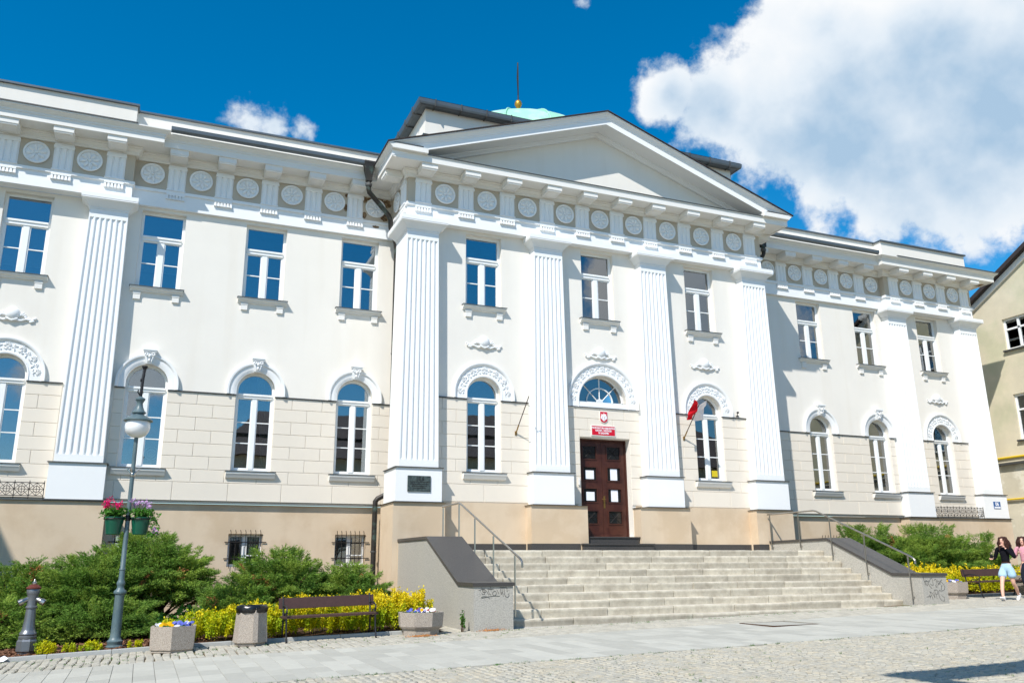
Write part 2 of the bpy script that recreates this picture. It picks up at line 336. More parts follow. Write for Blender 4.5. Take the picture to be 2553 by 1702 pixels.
def lay_stones(parent, name, cells, mt, fieldname, h=.045, jit=.004, crown=.0, tilt=.0):
    """cells: (cx, cy, half_x, half_y, angle). the 300 in view that show largest become parts, the rest one joined part"""
    sc = []
    for c in cells:
        d = math.hypot(c[0]-CAMP[0], c[1]-CAMP[1]); sc.append(((c[2]*c[3])/d**3 if in_view(c[0], c[1]) else 0))
    order = sorted(range(len(cells)), key=lambda i: -sc[i]); near = set(order[:300])
    V = []; F = []; cache = {}
    for i, (cx, cy, hx, hy, a) in enumerate(cells):
        z = gz(cx, cy) + random.uniform(-jit, jit); tx = random.uniform(-tilt, tilt); ty = random.uniform(-tilt, tilt)
        ca, sa = math.cos(a), math.sin(a); b = min(.012, hx*.2) if crown else .004
        def pt(u, v, w):
            px, py = cx+u*ca-v*sa, cy+u*sa+v*ca; return (px, py, z+w+u*tx+v*ty+gz(px, py)-gz(cx, cy))
        q = [random.uniform(-.08, .08)*min(hx, hy)*(1 if crown else 0) for _ in range(8)]
        bot = [pt(-hx+q[0], -hy+q[1], -h), pt(hx+q[2], -hy+q[3], -h), pt(hx+q[4], hy+q[5], -h), pt(-hx+q[6], hy+q[7], -h)]
        mid = [pt(-hx+q[0], -hy+q[1], -b*.8), pt(hx+q[2], -hy+q[3], -b*.8), pt(hx+q[4], hy+q[5], -b*.8), pt(-hx+q[6], hy+q[7], -b*.8)]
        k = b*(1.6 if crown else .6)
        top = [pt(-hx+q[0]+k, -hy+q[1]+k, crown), pt(hx+q[2]-k, -hy+q[3]+k, crown), pt(hx+q[4]-k, hy+q[5]-k, crown), pt(-hx+q[6]+k, hy+q[7]-k, crown)]
        vs = bot+mid+top; fs = [(0, 1, 5, 4), (1, 2, 6, 5), (2, 3, 7, 6), (3, 0, 4, 7), (4, 5, 9, 8), (5, 6, 10, 9), (6, 7, 11, 10), (7, 4, 8, 11), (8, 9, 10, 11)]
        if i in near: arr_obj(name, vs, fs, mt, parent)
        else:
            n = len(V); V += vs; F += [tuple(n+t for t in f_) for f_ in fs]
    if V: tag(arr_obj(fieldname, V, F, mt, parent), kind='stuff')
# strip of small granite setts against the kerb and steps
p_set = bed('sett_strip', -22, 30, -9.45, -5.6, -.03, m_sand, 'strip of small granite setts with grassy joints along the kerb')
cells = []
y = -9.45; r = 0
while y < -5.95:
    hy = .105
    for k in range(int(35.5/.128)):
        x = -21+k*.128+.012*math.sin(k*1.7+r*.9)+.006*math.sin(k*5.1); yy = y+hy
        if yy > -7.62 and not (6.62 < x < 14.5 or -7.12 < x < -6.62): continue
        if -6.62 < x < 6.62 and yy > -7.85: continue
        cells.append((x+.064, yy, .0575, hy-.006, random.uniform(-.03, .03)))
    y += 2*hy; r += 1
lay_stones(p_set, 'sett', cells, m_sett, 'sett_field', .04, .003, .002, .03)
# slab pavement
p_slab = bed('slab_pavement', -22, 30, -12.92, -9.45, -.028, m_sand, 'pavement of pale grey rectangular concrete slabs')
cells = []
rows = np.linspace(-12.92, -9.45, 7)
for j in range(6):
    x = -20
    while x < 16:
        cx, cy = x+.14, (rows[j]+rows[j+1])/2
        if not (-1.36 < cx < -.2 and -10.45 < cy < -9.6): cells.append((cx, cy, .1375, (rows[1]-rows[0])/2-.0012, 0))
        x += .28
lay_stones(p_slab, 'paving_slab', cells, m_slab, 'slab_field', .04, .0012, 0, .004)
mh = obj('access_cover', MB().box(-1.33, -.27, -10.56, -9.56, gz(-.8, -10)-.03, gz(-.8, -10)+.004), m_slab); tag(mh, 'square paving-filled access cover set in the slab pavement before the steps', 'access cover')
obj('rim', MB().box(-1.36, -1.335, -10.58, -9.54, gz(-.8, -10)-.03, gz(-.8, -10)+.007).box(-.265, -.24, -10.58, -9.54, gz(-.8, -10)-.03, gz(-.8, -10)+.007).box(-1.336, -.264, -10.59, -10.565, gz(-.8, -10)-.03, gz(-.8, -10)+.006).box(-1.336, -.264, -9.555, -9.53, gz(-.8, -10)-.03, gz(-.8, -10)+.006), m_soil, mh)
# cobbled square in segmental arcs
p_cob = bed('cobbled_square', -26, 40, -40, -12.92, -.032, m_sand, 'square of grey cobblestones laid in arcs, grass in the joints')
cells = []
wseg = 1.5
for r in range(0, 66):
    for sgm in range(-9, 17):
        n = 14
        for k in range(n):
            u = (k+.5)/n-.5
            yy = -12.6-r*.112-.42*(1-(2*u)**2)+.0; xx = sgm*wseg+u*wseg
            if yy > -13.0 or xx < -15.5 or xx > 22: continue
            if not (-15 < xx < 13 or yy > -15.5): continue
            sl = math.atan2(.42*8*u, wseg)
            cells.append((xx+random.uniform(-.008, .008), yy+random.uniform(-.006, .006), .050*random.uniform(.88, 1.05), .052*random.uniform(.88, 1.04), sl+random.uniform(-.12, .12)))
lay_stones(p_cob, 'cobblestone', cells, m_cob, 'cobble_field', .04, .006, .006, .07)
# weeds in the joints
def grass_tufts(name, spots, mt, label, hmin=.02, hmax=.06, per=14, parent=None):
    V = []; F = []
    for (x, y) in spots:
        z = gz(x, y)-.01
        for _ in range(per):
            a = random.uniform(0, 2*PI); rr = random.uniform(0, .05); bx, by = x+rr*math.cos(a), y+rr*math.sin(a); h = random.uniform(hmin, hmax); w = .004
            n = len(V); V += [(bx-w, by, z), (bx+w, by, z), (bx+random.uniform(-.03, .03), by+random.uniform(-.03, .03), z+h)]; F.append((n, n+1, n+2))
    return tag(arr_obj(name, V, F, mt, parent), label, None if parent else 'grass', kind='stuff')
sp = [(random.uniform(-13, 9), random.uniform(-18, -12.95)) for _ in range(420)]+[(random.uniform(-12, 8), random.uniform(-13.1, -12.93)) for _ in range(160)]+[(random.uniform(-6, 6), -7.9-random.random()*.25) for _ in range(120)]+[(random.uniform(-15, -6), random.uniform(-9.4, -7.7)) for _ in range(120)]
grass_tufts('joint_grass', sp, m_grn, 'thin grass tufts growing in the paving joints', .012, .04, 9)
# kerb stones: one structure, each stone its own part
kr = bpy.data.objects.new('kerb', None); COL.objects.link(kr); tag(kr, 'low pale concrete kerb edging the planted bed', kind='structure')
x = -21.0
while x < -7.2:
    x1 = min(x+.99, -7.15); zz = gz((x+x1)/2, -7.5); s = (gz(x1, -7.5)-gz(x, -7.5))
    mb = MB().cbox(x, x1-.008, -7.56, -7.46, -.1, .065, .008); mb.v = [(a, b, c+gz(a, -7.5)) for a, b, c in mb.v]
    obj('kerb_stone', mb, m_kerb, kr); x = x1
x = 7.4
while x < 15:
    mb = MB().cbox(x, x+.98, -6.06, -5.96, -.1, .065, .008); mb.v = [(a, b, c+gz(a, -6)) for a, b, c in mb.v]
    obj('kerb_stone', mb, m_kerb, kr); x += .99
bed('garden_bed', -22, -7.0, -7.46, .2, .03, m_soil, 'bare soil of the planted bed')
bed('garden_bed', 7.0, 20, -5.96, .2, .03, m_soil, 'bare soil of the planted bed')

# ================================================================ THE PUBLIC BUILDING
B = thing('public_building', 'white neoclassical public building with fluted pilasters, pediment and green copper dome', 'building', (0, 0, 0))
def sweep(path, prof, mb=None):
    mb = mb or MB(); n = len(path); loops = []
    for i, (x, y) in enumerate(path):
        ns = []
        for a, b in ((i-1, i), (i, i+1)):
            if a < 0 or b >= n: continue
            tx, ty = path[b][0]-path[a][0], path[b][1]-path[a][1]; l = math.hypot(tx, ty); ns.append((ty/l, -tx/l))
        if len(ns) == 2:
            d = 1+ns[0][0]*ns[1][0]+ns[0][1]*ns[1][1]; m = ((ns[0][0]+ns[1][0])/d, (ns[0][1]+ns[1][1])/d)
        else: m = ns[0]
        loops.append([(x+m[0]*o, y+m[1]*o, z) for o, z in prof])
    return mb.loft(loops)
EF, RF, PF = -.12, -.37, -1.97     # frieze planes: recess, end bays, portico
PATH = [(-18.8, 6), (-18.8, RF), (-13.95, RF), (-13.95, EF), (-6.45, EF), (-6.45, PF), (6.45, PF), (6.45, EF), (13.95, EF), (13.95, RF), (18.8, RF), (18.8, 6)]
obj('architrave', sweep(PATH, [(-.35, 11.235), (0, 11.235), (0, 11.67), (.05, 11.68), (.05, 11.765), (-.35, 11.765)]), m_white, B)
obj('frieze', sweep(PATH, [(-.35, 11.765), (0, 11.765), (0, 12.57), (-.35, 12.57)]), m_metope, B)
obj('cornice', sweep(PATH, [(-.35, 12.565), (.07, 12.565), (.07, 12.60), (.085, 12.61), (.085, 12.655), (.11, 12.67), (.15, 12.715), (.15, 12.745), (.18, 12.765), (.18, 12.80), (.655, 12.81), (.655, 12.785), (.705, 12.785), (.705, 12.965), (.725, 12.975), (.725, 13.0), (-.35, 13.0)]), m_trim, B)
CY = [(-.35, 13.002), (.725, 13.002), (.73, 13.03), (.75, 13.045), (.80, 13.09), (.82, 13.11), (.845, 13.115), (.845, 13.15), (-.35, 13.15)]
for nm, pth in (('l', PATH[:5]+[(-6.45, PF-.845)]), ('r', [(6.45, PF-.845)]+PATH[7:])):
    obj('cornice_gutter_moulding', sweep(pth, CY), m_trim, B)
# zinc edges and gutters on the wings
FL = [(-.2, 13.152), (.87, 13.152), (.87, 13.185), (-.2, 13.2)]
for pth in ([(-18.8, 6), (-18.8, RF), (-13.95, RF)], [(13.95, RF), (18.8, RF), (18.8, 6)], [(-6.45, EF), (-6.45, PF-.845)], [(6.45, PF-.845), (6.45, EF)]):
    obj('zinc_edge', sweep(pth, FL), m_flash, B)
for x0, x1 in ((-13.1, -7.35), (7.35, 13.1)):
    gut = [(.84, 13.30), (.85, 13.20), (.88, 13.165), (.93, 13.15), (.98, 13.165), (1.01, 13.20), (1.02, 13.30), (1.0, 13.30), (.97, 13.2), (.93, 13.175), (.88, 13.2), (.86, 13.3)]
    obj('gutter', sweep([(x0, EF), (x1, EF)], gut), m_gutter, B)
# ---- pediment
SL = .348
def zt(x): return 13.15+SL*(7.30-abs(x))
RK = [(-.1, -.52), (.06, -.52), (.07, -.49), (.14, -.43), (.14, -.39), (.66, -.375), (.66, -.395), (.717, -.395), (.717, -.20), (.735, -.19), (.735, -.155), (.75, -.14), (.80, -.06), (.82, -.04), (.85, -.035), (.85, 0), (-.1, 0)]
def rake():
    mb = MB(); loops = []
    for sx in (-1, 0, 1):
        lp = []
        for o, dz in RK:
            x = sx*(6.45+max(o, 0)); lp.append((x, PF-o, zt(x)+dz))
        loops.append(lp)
    return mb.loft(loops)
obj('raking_cornice', rake(), m_white, B)
mb = MB(); a = 6.6
mb.poly([(-a, -1.93, 12.99), (a, -1.93, 12.99), (a, -1.93, zt(a)-.45), (0, -1.93, zt(0)-.45), (-a, -1.93, zt(a)-.45)]); obj('tympanum', mb, m_wall, B)
mb = MB()
for o, z0, z1 in ((0, .005, .04),):
    lo = [[(sx*7.33, yy, zt(sx*7.33)+dz) for dz, yy in ((z0, -2.86), (z1, -2.86), (z1, .5), (z0, .5))] for sx in (-1,)]
    lo.append([(0, yy, zt(0)+dz) for dz, yy in ((z0, -2.86), (z1, -2.86), (z1, .5), (z0, .5))])
    lo.append([(7.33, yy, zt(7.33)+dz) for dz, yy in ((z0, -2.86), (z1, -2.86), (z1, .5), (z0, .5))]); mb.loft(lo)
obj('pediment_roof', mb, m_tile, B)
obj('zinc_edge', MB().box(-6.9, 6.9, -2.72, -1.9, 13.003, 13.022), m_flash, B)
# ---- attics
for x0, x1, y0 in ((-14.05, -5.9, 0.0), (5.9, 14.05, 0.0)):
    obj('parapet', MB().box(x0, x1, y0, y0+.3, 13.1, 14.12), m_wall, B); obj('parapet_coping', MB().box(x0, x1, y0-.07, y0+.37, 14.12, 14.17), m_gutter, B)
for x0, x1 in ((-18.8, -14.05), (14.05, 18.8)):
    obj('parapet', MB().box(x0, x1, RF, .3, 13.1, 14.10), m_wall, B); obj('parapet_coping', MB().box(x0-.05, x1+.05, RF-.08, .37, 14.10, 14.155), m_gutter, B)
obj('attic_storey', MB().box(-5.82, 5.82, -1.5, 7, 13.0, 15.3), m_wall, B)
obj('attic_ledge', sweep([(-5.82, 7), (-5.82, -1.5), (5.82, -1.5), (5.82, 7)], [(-.1, 14.28), (.07, 14.28), (.09, 14.33), (-.1, 14.36)]), m_gutter, B)
ag = [(-.05, 15.24), (.16, 15.24), (.22, 15.22), (.28, 15.25), (.30, 15.31), (.31, 15.42), (-.05, 15.44)]
agp = [(-5.82, 7), (-5.82, -1.5), (5.82, -1.5), (5.82, 7)]
ago = obj('attic_gutter', sweep(agp, ag), m_gutter, B)
mb = MB()
for i in range(14): xx = -5.6+i*.86; mb.box(xx, xx+.03, -1.83, -1.5, 15.21, 15.45)
for i in range(9): yy = -1.1+i*.86; mb.box(-6.15, -5.82, yy, yy+.03, 15.21, 15.45).box(5.82, 6.15, yy, yy+.03, 15.21, 15.45)
obj('gutter_bracket', mb, m_flash, ago)
mb = MB().loft([[(-6.1, -1.8, 15.44), (6.1, -1.8, 15.44), (6.1, 9, 15.44), (-6.1, 9, 15.44)], [(-1.9, 2.6, 16.6), (1.9, 2.6, 16.6), (1.9, 6.4, 16.6), (-1.9, 6.4, 16.6)]]); obj('attic_roof', mb, m_tile, B)
dm = obj('dome', MB().lathe([(4.0, 15.6), (4.0, 16.5)]+[(4.0*math.cos(t), 16.58+2.2*math.sin(t)) for t in np.linspace(0, 1.52, 18)]+[(.02, 18.78)], (0, 4.5, 0), 48), m_copper, B, True)
for k in range(14):
    a = 2*PI*k/14+.13; pts = [(4.02*math.cos(t)*math.cos(a), 4.5+4.02*math.cos(t)*math.sin(a), 16.58+2.22*math.sin(t)) for t in np.linspace(0, 1.5, 16)]
    obj('dome_rib', MB().tube(pts, .04, 6), m_copper, dm, True)
fin = obj('finial', MB().lathe([(.16, 18.5), (.12, 19.1), (.2, 19.2), (.2, 19.38), (.1, 19.46), (.07, 19.66), (.10, 19.72), (.06, 19.78), (.11, 19.86), (.15, 19.95), (.15, 20.03), (.11, 20.12), (.03, 20.18)], (0, 4.5, 0), 16), m_gold, B, True)
obj('lightning_rod', MB().tube([(0, 4.5, 20.1), (0, 4.5, 21.95)], .028, 6).tube([(-.02, 4.48, 20.4), (-.06, 4.46, 21.2), (-.01, 4.5, 21.9)], .012, 5), m_iron, fin)

# ---- walls with openings
SILL_L, SPR, ARC_C, HA = 3.867, 6.0, 6.15, .53
def rect_hole(cx, hw, z0, z1): return [(cx-hw, z0), (cx+hw, z0), (cx+hw, z1), (cx-hw, z1)]
def arch_hole(cx, hw, z0, zc, n=16): return [(cx-hw, z0), (cx+hw, z0)]+[(cx+hw*math.cos(PI*k/n), zc+hw*math.sin(PI*k/n)) for k in range(n+1)]
def wall(name, x0, x1, z0, z1, y, holes, depth, mt):
    mb = MB(); outer = [(x0, z0), (x1, z0), (x1, z1), (x0, z1)]; polys = [[Vector((p[0], p[1], 0)) for p in lp] for lp in [outer]+holes]
    flat = [p for lp in [outer]+holes for p in lp]; base = 0
    mb.v = [(p[0], y, p[1]) for p in flat]
    mb.f = [tuple(t) for t in geometry.tessellate_polygon(polys)]
    for h in holes:
        n = len(h)
        for i in range(n):
            a, b = h[i], h[(i+1) % n]; mb.quad((a[0], y, a[1]), (b[0], y, b[1]), (b[0], y+depth, b[1]), (a[0], y+depth, a[1]))
    me = bpy.data.meshes.new(name); me.from_pydata(mb.v, [], mb.f); me.materials.append(mt)
    return link(name, me, B)
WX = [7.385, 10.204, 13.056]; EX = 16.446; CX = 3.94
UW, UZ0, UZ1 = .585, 8.84, 11.138
PY = -1.7
for s in (-1, 1):
    hs = []
    for x in WX+[EX]: hs += [rect_hole(s*x, UW, UZ0, UZ1), arch_hole(s*x, HA, SILL_L, ARC_C)]
    wall('wall', *(sorted((s*6.1, s*18.8))), 2.98, 11.24, 0.0, hs, .26, m_wall)
for x in (-18.8, 18.8): obj('end_wall', MB().quad((x, 0, -1), (x, 9, -1), (x, 9, 13.2), (x, 0, 13.2)), m_wall, B)
DX0, DX1, DZ0, DZ1 = -.82, .92, 2.11, 5.07
wall('wall', -6.15, 6.15, 1.6, 11.24, PY, [rect_hole(x, UW, UZ0, UZ1) for x in (-CX, 0, CX)]+[arch_hole(x, HA, SILL_L, ARC_C) for x in (-CX, CX)]+[arch_hole(.03, .84, 6.17, 6.19, 22), rect_hole(.05, .87, DZ0, DZ1)], .27, m_wall)
for x in (-6.15, 6.15): obj('portico_side', MB().quad((x, PY, 1), (x, .02, 1), (x, .02, 11.24), (x, PY, 11.24)), m_wall, B)
# ---- rusticated blocks
CZ = [3.05, 3.54, 3.885, 4.235, 4.585, 4.94, 5.30, 5.66, 5.985]
BT = .02; GAP = .010; bcache = {}
def block(x0, x1, z0, z1, y):
    w, h = round(x1-x0, 3), round(z1-z0, 3); k = (w, h)
    if k not in bcache:
        a, b, c = w/2-GAP/2, h/2-GAP/2, .007
        mb = MB().loft([[(-a, .0, -b), (a, .0, -b), (a, .0, b), (-a, .0, b)], [(-a, -BT+c, -b), (a, -BT+c, -b), (a, -BT+c, b), (-a, -BT+c, b)], [(-a+c, -BT, -b+c), (a-c, -BT, -b+c), (a-c, -BT, b-c), (-a+c, -BT, b-c)]])
        bcache[k] = mesh_of('block', mb, m_block)
    link('block', bcache[k], B, ((x0+x1)/2, y, (z0+z1)/2))
def subtract(iv, cuts):
    out = [iv]
    for c0, c1 in cuts:
        nx = []
        for a, b in out:
            if c1 <= a or c0 >= b: nx.append((a, b)); continue
            if c0 > a: nx.append((a, c0))
            if c1 < b: nx.append((c1, b))
        out = nx
    return out
def rusticate(x0, x1, y, wins, solid, doors=()):
    mb = MB()
    for a, b in subtract((x0, x1), solid+[(d0, d1) for d0, d1, _, _ in doors if False]):
        if b-a > .05: mb.quad((a, y-.004, CZ[0]-.02), (b, y-.004, CZ[0]-.02), (b, y-.004, CZ[0]+.0), (a, y-.004, CZ[0]))
    for i in range(8):
        z0, z1 = CZ[i], CZ[i+1]; cuts = list(solid)
        if z1 > SILL_L+.1: cuts += [(w-HA, w+HA) for w in wins]
        for d0, d1, dz0, dz1 in doors:
            if z0 < dz1-.02 and z1 > dz0: cuts.append((d0, d1))
        step = 1.42 if i == 0 else .855
        off = (i % 2)*step/2 + (wins[0] if wins else 0)
        for a, b in subtract((x0, x1), cuts):
            if b-a < .04: continue
            js = [a]; k = math.ceil((a-off)/step)
            while off+k*step < b:
                j = off+k*step
                if j-js[-1] > .2 and b-j > .2: js.append(j)
                k += 1
            js.append(b)
            for p, q in zip(js, js[1:]): block(p, q, z0, z1, y)
    # joint backing and the zinc drip on top
    bk = MB(); dr = MB()
    for a, b in subtract((x0, x1), list(solid)+[(w-HA, w+HA) for w in wins]):
        if b-a > .04:
            obj('zinc_drip', MB().box(a, b, y-BT-.035, y+.0, 5.987, 6.012), m_flash, B)

def mirror(s, iv): return tuple(sorted((s*iv[0], s*iv[1])))
for s in (-1, 1):
    ws = sorted([s*x for x in WX+[EX]])
    x0, x1 = mirror(s, (6.3, 18.8))
    rusticate(x0, x1, 0.0, ws, [mirror(s, (13.85, 15.07)), mirror(s, (17.85, 19.2))])
block(DX0, DX1, 5.078, 5.30, PY)
rusticate(-5.5, 5.5, PY, [-CX, CX], [(-2.52, -1.3), (1.3, 2.52)], [(DX0-.001, DX1+.001, 2.0, DZ1)])
# string course, plinth
for s in (-1, 1):
    x0, x1 = mirror(s, (6.3, 18.8)); bz = [mirror(s, (9.75, 10.65)), mirror(s, (6.89, 7.77)), mirror(s, (12.6, 13.5))]
    wall('plinth', x0, x1, -.6, 2.975, .07, [[(a, 1.34), (b, 1.34), (b, 2.2), (a, 2.2)] for a, b in bz], .25, m_plinth)
    obj('string_course', MB().box(x0, x1, -.045, .1, 2.99, 3.045), m_block, B)
    obj('zinc_drip', MB().box(x0, x1, -.085, .02, 3.046, 3.056), m_flash, B)
for x0, x1 in ((-5.5, -.95), (1.04, 5.5)): obj('plinth', MB().box(x0, x1, PY-.03, PY+.2, 1.5, 3.035), m_plinth, B)
# ---- pilasters
def pilaster(cx, yf, yb, plinth=None):
    """shaft front yf, back yb"""
    hb, ht = .565, .482
    pd = obj('pedestal', MB().box(cx-.655, cx+.655, yf-.05, yb, 3.0, 3.905), m_white, B)
    obj('zinc_drip', MB().box(cx-.695, cx+.695, yf-.095, yb, 3.906, 3.93), m_flash, pd); obj('zinc_drip', MB().box(cx-.70, cx+.70, yf-.10, yb, 2.975, 2.998), m_flash, pd)
    mb = MB()
    def hw(z): return hb+(ht-hb)*(z-3.93)/(10.88-3.93)
    def sect(z, fl):
        h = hw(z); k = h/hb; pts = [(cx-h, yb, z), (cx-h, yf, z)]
        nfl = 7
        for i in range(nfl):
            c = cx+(i-3)*.1575*k; r = .058*k
            for t in (0, .15, .35, .5, .65, .85, 1):
                x = c-r+2*r*t; d = (.042*math.sin(PI*t)**.7 if 0 < t < 1 else 0)*(1 if fl else 0); pts.append((x, yf+d, z))
        pts += [(cx+h, yf, z), (cx+h, yb, z)]; return pts
    mb.loft([sect(3.931, 0), sect(4.13, 0)]); mb.loft([sect(4.13, 1), sect(10.60, 1)], cap=False); mb.loft([sect(10.60, 0), sect(10.88, 0)])
    obj('shaft', mb, m_white, B, True)
    cap = MB(); loops = []
    for e, z in ((.0, 10.845), (.022, 10.85), (.022, 10.875), (.012, 10.878), (.012, 10.892), (.03, 10.895), (.055, 10.93), (.10, 10.985), (.16, 11.04), (.205, 11.065), (.225, 11.075), (.225, 11.10), (.20, 11.105), (.20, 11.112), (.228, 11.115), (.228, 11.236)):
        h = ht+e; loops.append([(cx-h, yb+(e if abs(yb) > .01 and abs(yb-PY) > .01 else 0), z), (cx-h, yf-e, z), (cx+h, yf-e, z), (cx+h, yb+(e if abs(yb) > .01 and abs(yb-PY) > .01 else 0), z)])
    cap.loft(loops); obj('capital', cap, m_white, B)
for cx, yf, yb in ((-5.985, -2.05, -.85), (5.985, -2.05, -.85), (-1.91, -2.05, PY), (1.91, -2.05, PY), (-14.46, -.33, 0), (14.46, -.33, 0), (-18.45, -.33, 0), (18.45, -.33, 0)):
    pilaster(cx, yf, yb)
for x0, x1, yf_, yb, zo in ((-6.70, -5.24, -2.13, -.8, 0), (5.24, 6.70, -2.13, -.8, 0), (-2.66, DX0-.03, -2.13, PY, 0), (DX1+.03, 2.72, -2.13, PY, 0), (-19.2, -13.72, -.36, .06, 1), (13.72, 19.2, -.36, .06, 1)):
    pp = obj('pier_plinth', MB().box(x0, x1, yf_, yb, -.6, 2.957 if zo else 2.971), m_plinth, B)
    obj('zinc_drip', MB().box(x0-.05, x1+.05, yf_-.06, yb, 2.958, 2.972) if zo else MB().box(x0-.04, x1+(.04 if abs(x1-DX0) > .1 else 0), yf_-.06, yb, 2.972, 2.974), m_flash, pp)
# ---- frieze ornament
def triglyph_mesh(hw=.245):
    mb = MB(); g_ = .045; w = 2*hw; d0, d1 = .062, .018
    xs = [(-hw, d1), (-hw+.04, d0), (-hw/3-.04, d0), (-hw/3, d1), (-hw/3+.04, d0), (hw/3-.04, d0), (hw/3, d1), (hw/3+.04, d0), (hw-.04, d0), (hw, d1)]
    mb.loft([[(x, -d, z) for x, d in xs]+[(hw, .05, z), (-hw, .05, z)] for z in (11.77, 12.42)])
    mb.box(-hw-.012, hw+.012, -.075, .05, 12.42, 12.50).box(-hw, hw, -.055, .05, 12.50, 12.56)
    mb.box(-hw-.012, hw+.012, -.075, .03, 11.767, 11.80)
    mb.box(-hw, hw, -.058, .03, 11.63, 11.678)
    for i in range(6):
        c = -hw+.03+(2*hw-.06)*i/5; mb.loft([[(c-.036, -.066, 11.505), (c+.036, -.066, 11.505), (c+.036, .02, 11.505), (c-.036, .02, 11.505)], [(c-.024, -.05, 11.63), (c+.024, -.05, 11.63), (c+.024, .02, 11.63), (c-.024, .02, 11.63)]])
    return mesh_of('triglyph', mb, m_white)
def mutule_mesh():
    mb = MB().box(-.245, .245, -.665, -.12, 12.64, 12.80).box(-.225, .225, -.645, -.12, 12.60, 12.64)
    for q in ((-.17, -.15, -.56, -.18), (.15, .17, -.56, -.18), (-.15, .15, -.56, -.54), (-.15, .15, -.2, -.18)): mb.box(q[0], q[1], q[2], q[3], 12.588, 12.60)
    return mesh_of('mutule', mb, m_trim)
def rosette_mesh():
    mb = MB(); mb.torus((0, -.035, 0), .292, .033, 28, 8)
    mb.lathe([(.27, 0), (.27, .02), (.01, .03)], (0, 0, 0), 24); mb.v = [(x, -z, y) if i >= 28*8 else (x, y, z) for i, (x, y, z) in enumerate(mb.v)]
    for k in range(8):
        a = 2*PI*k/8+.2; st = len(mb.v); mb.ellipsoid((0, 0, 0), .108, .045, .05, 8, 6)
        mb.xform(Matrix.Translation((.15*math.cos(a), -.032, .15*math.sin(a))) @ Matrix.Rotation(-a, 4, 'Y'), st)
    mb.ellipsoid((0, -.05, 0), .045, .035, .045, 8, 6)
    return mesh_of('rosette', mb, m_white, True)
tg, mu, ro = triglyph_mesh(), mutule_mesh(), rosette_mesh()
def orn(me, nm, x, y, z=0, rz=0):
    o = link(nm, me, B, (x, y, z)); o.rotation_euler = (0, 0, rz); return o
a_, b_ = 1.905, 5.985
ptri = [-b_, -b_+(b_-a_)/3, -b_+2*(b_-a_)/3, -a_, -a_/3, a_/3, a_, a_+(b_-a_)/3, a_+2*(b_-a_)/3, b_]
for x in ptri: orn(tg, 'triglyph', x, PF); orn(mu, 'mutule', x, PF)
for x, x2 in zip(ptri, ptri[1:]): orn(ro, 'rosette', (x+x2)/2, PF-.005, 12.185)
rrec = [13.48, 12.17, 10.865, 9.57, 8.275, 6.985]
for s in (-1, 1):
    for x, x2 in zip(rrec, rrec[1:]): orn(tg, 'triglyph', s*(x+x2)/2, EF); orn(mu, 'mutule', s*(x+x2)/2, EF)
    for x in rrec: orn(ro, 'rosette', s*x, EF-.005, 12.21)
    for x in (14.43, 15.74, 17.05, 18.40): orn(tg, 'triglyph', s*x, RF); orn(mu, 'mutule', s*x, RF)
    for x in (15.09, 16.39, 17.72): orn(ro, 'rosette', s*x, RF-.005, 12.20)
    for yy in (-.75, -1.55): orn(tg if yy < -1 else ro, 'triglyph' if yy < -1 else 'rosette', s*6.45, yy-(0 if yy < -1 else .1), 0 if yy < -1 else 12.2, s*PI/2)
    orn(mu, 'mutule', s*6.45, -1.55, 0, s*PI/2)
# peeled plaster beside the left downpipe
def blotch(name, cx, cz, rx, rz, y, mt, seed, parent):
    r_ = random.Random(seed); n = 26; pts = []
    for k in range(n):
        a = 2*PI*k/n; q = .72+.28*r_.random(); pts.append((cx+rx*q*math.cos(a), y, cz+rz*q*math.sin(a)))
    obj(name, MB().poly(pts), mt, parent)
for a in ((-7.33, 12.45, .10, .12), (-6.62, 12.42, .16, .15), (-6.70, 11.95, .15, .14), (-7.34, 11.93, .09, .13), (-7.0, 12.5, .33, .09), (-7.92, 12.08, .07, .14), (-7.9, 12.5, .07, .08)): blotch('peeled_patch', *a, EF-.004, m_peel, int(a[0]*100), B)
blotch('peeled_patch', -6.95, 11.60, .13, .05, EF-.004, m_peel, 3, B)
mbp = MB(); mbp.poly([(18.95, -.55, 12.803), (19.4, -.7, 12.803), (19.45, -.45, 12.803), (19.1, -.3, 12.803)]); obj('peeled_patch', mbp, m_peel, B)

# ---- windows
def frame_upper():
    mb = MB(); y0, y1 = .17, .25; w = UW
    mb.box(-w, -w+.075, y0, y1, UZ0, UZ1).box(w-.075, w, y0, y1, UZ0, UZ1).box(-w+.075, w-.075, y0, y1, UZ1-.07, UZ1).box(-w+.075, w-.075, y0, y1, UZ0, UZ0+.075)
    mb.box(-w+.075, w-.075, y0-.03, y1-.004, 10.285, 10.425).box(-w+.075, w-.075, y0-.055, y0-.03, 10.37, 10.425)
    mb.box(-.075, .075, y0-.012, y1-.004, UZ0+.075, 10.285)
    for a, b in ((-w+.075, -.075), (.075, w-.075)):
        mb.box(a, a+.035, y0+.012, y1-.008, UZ0+.075, 10.285).box(b-.035, b, y0+.012, y1-.008, UZ0+.075, 10.285).box(a+.035, b-.035, y0+.012, y1-.008, 10.245, 10.285).box(a+.035, b-.035, y0+.012, y1-.008, UZ0+.075, UZ0+.115)
        mb.box(a+.035, b-.035, y0+.016, y1-.01, 9.605, 9.635)
    return mesh_of('window', mb, m_frame)
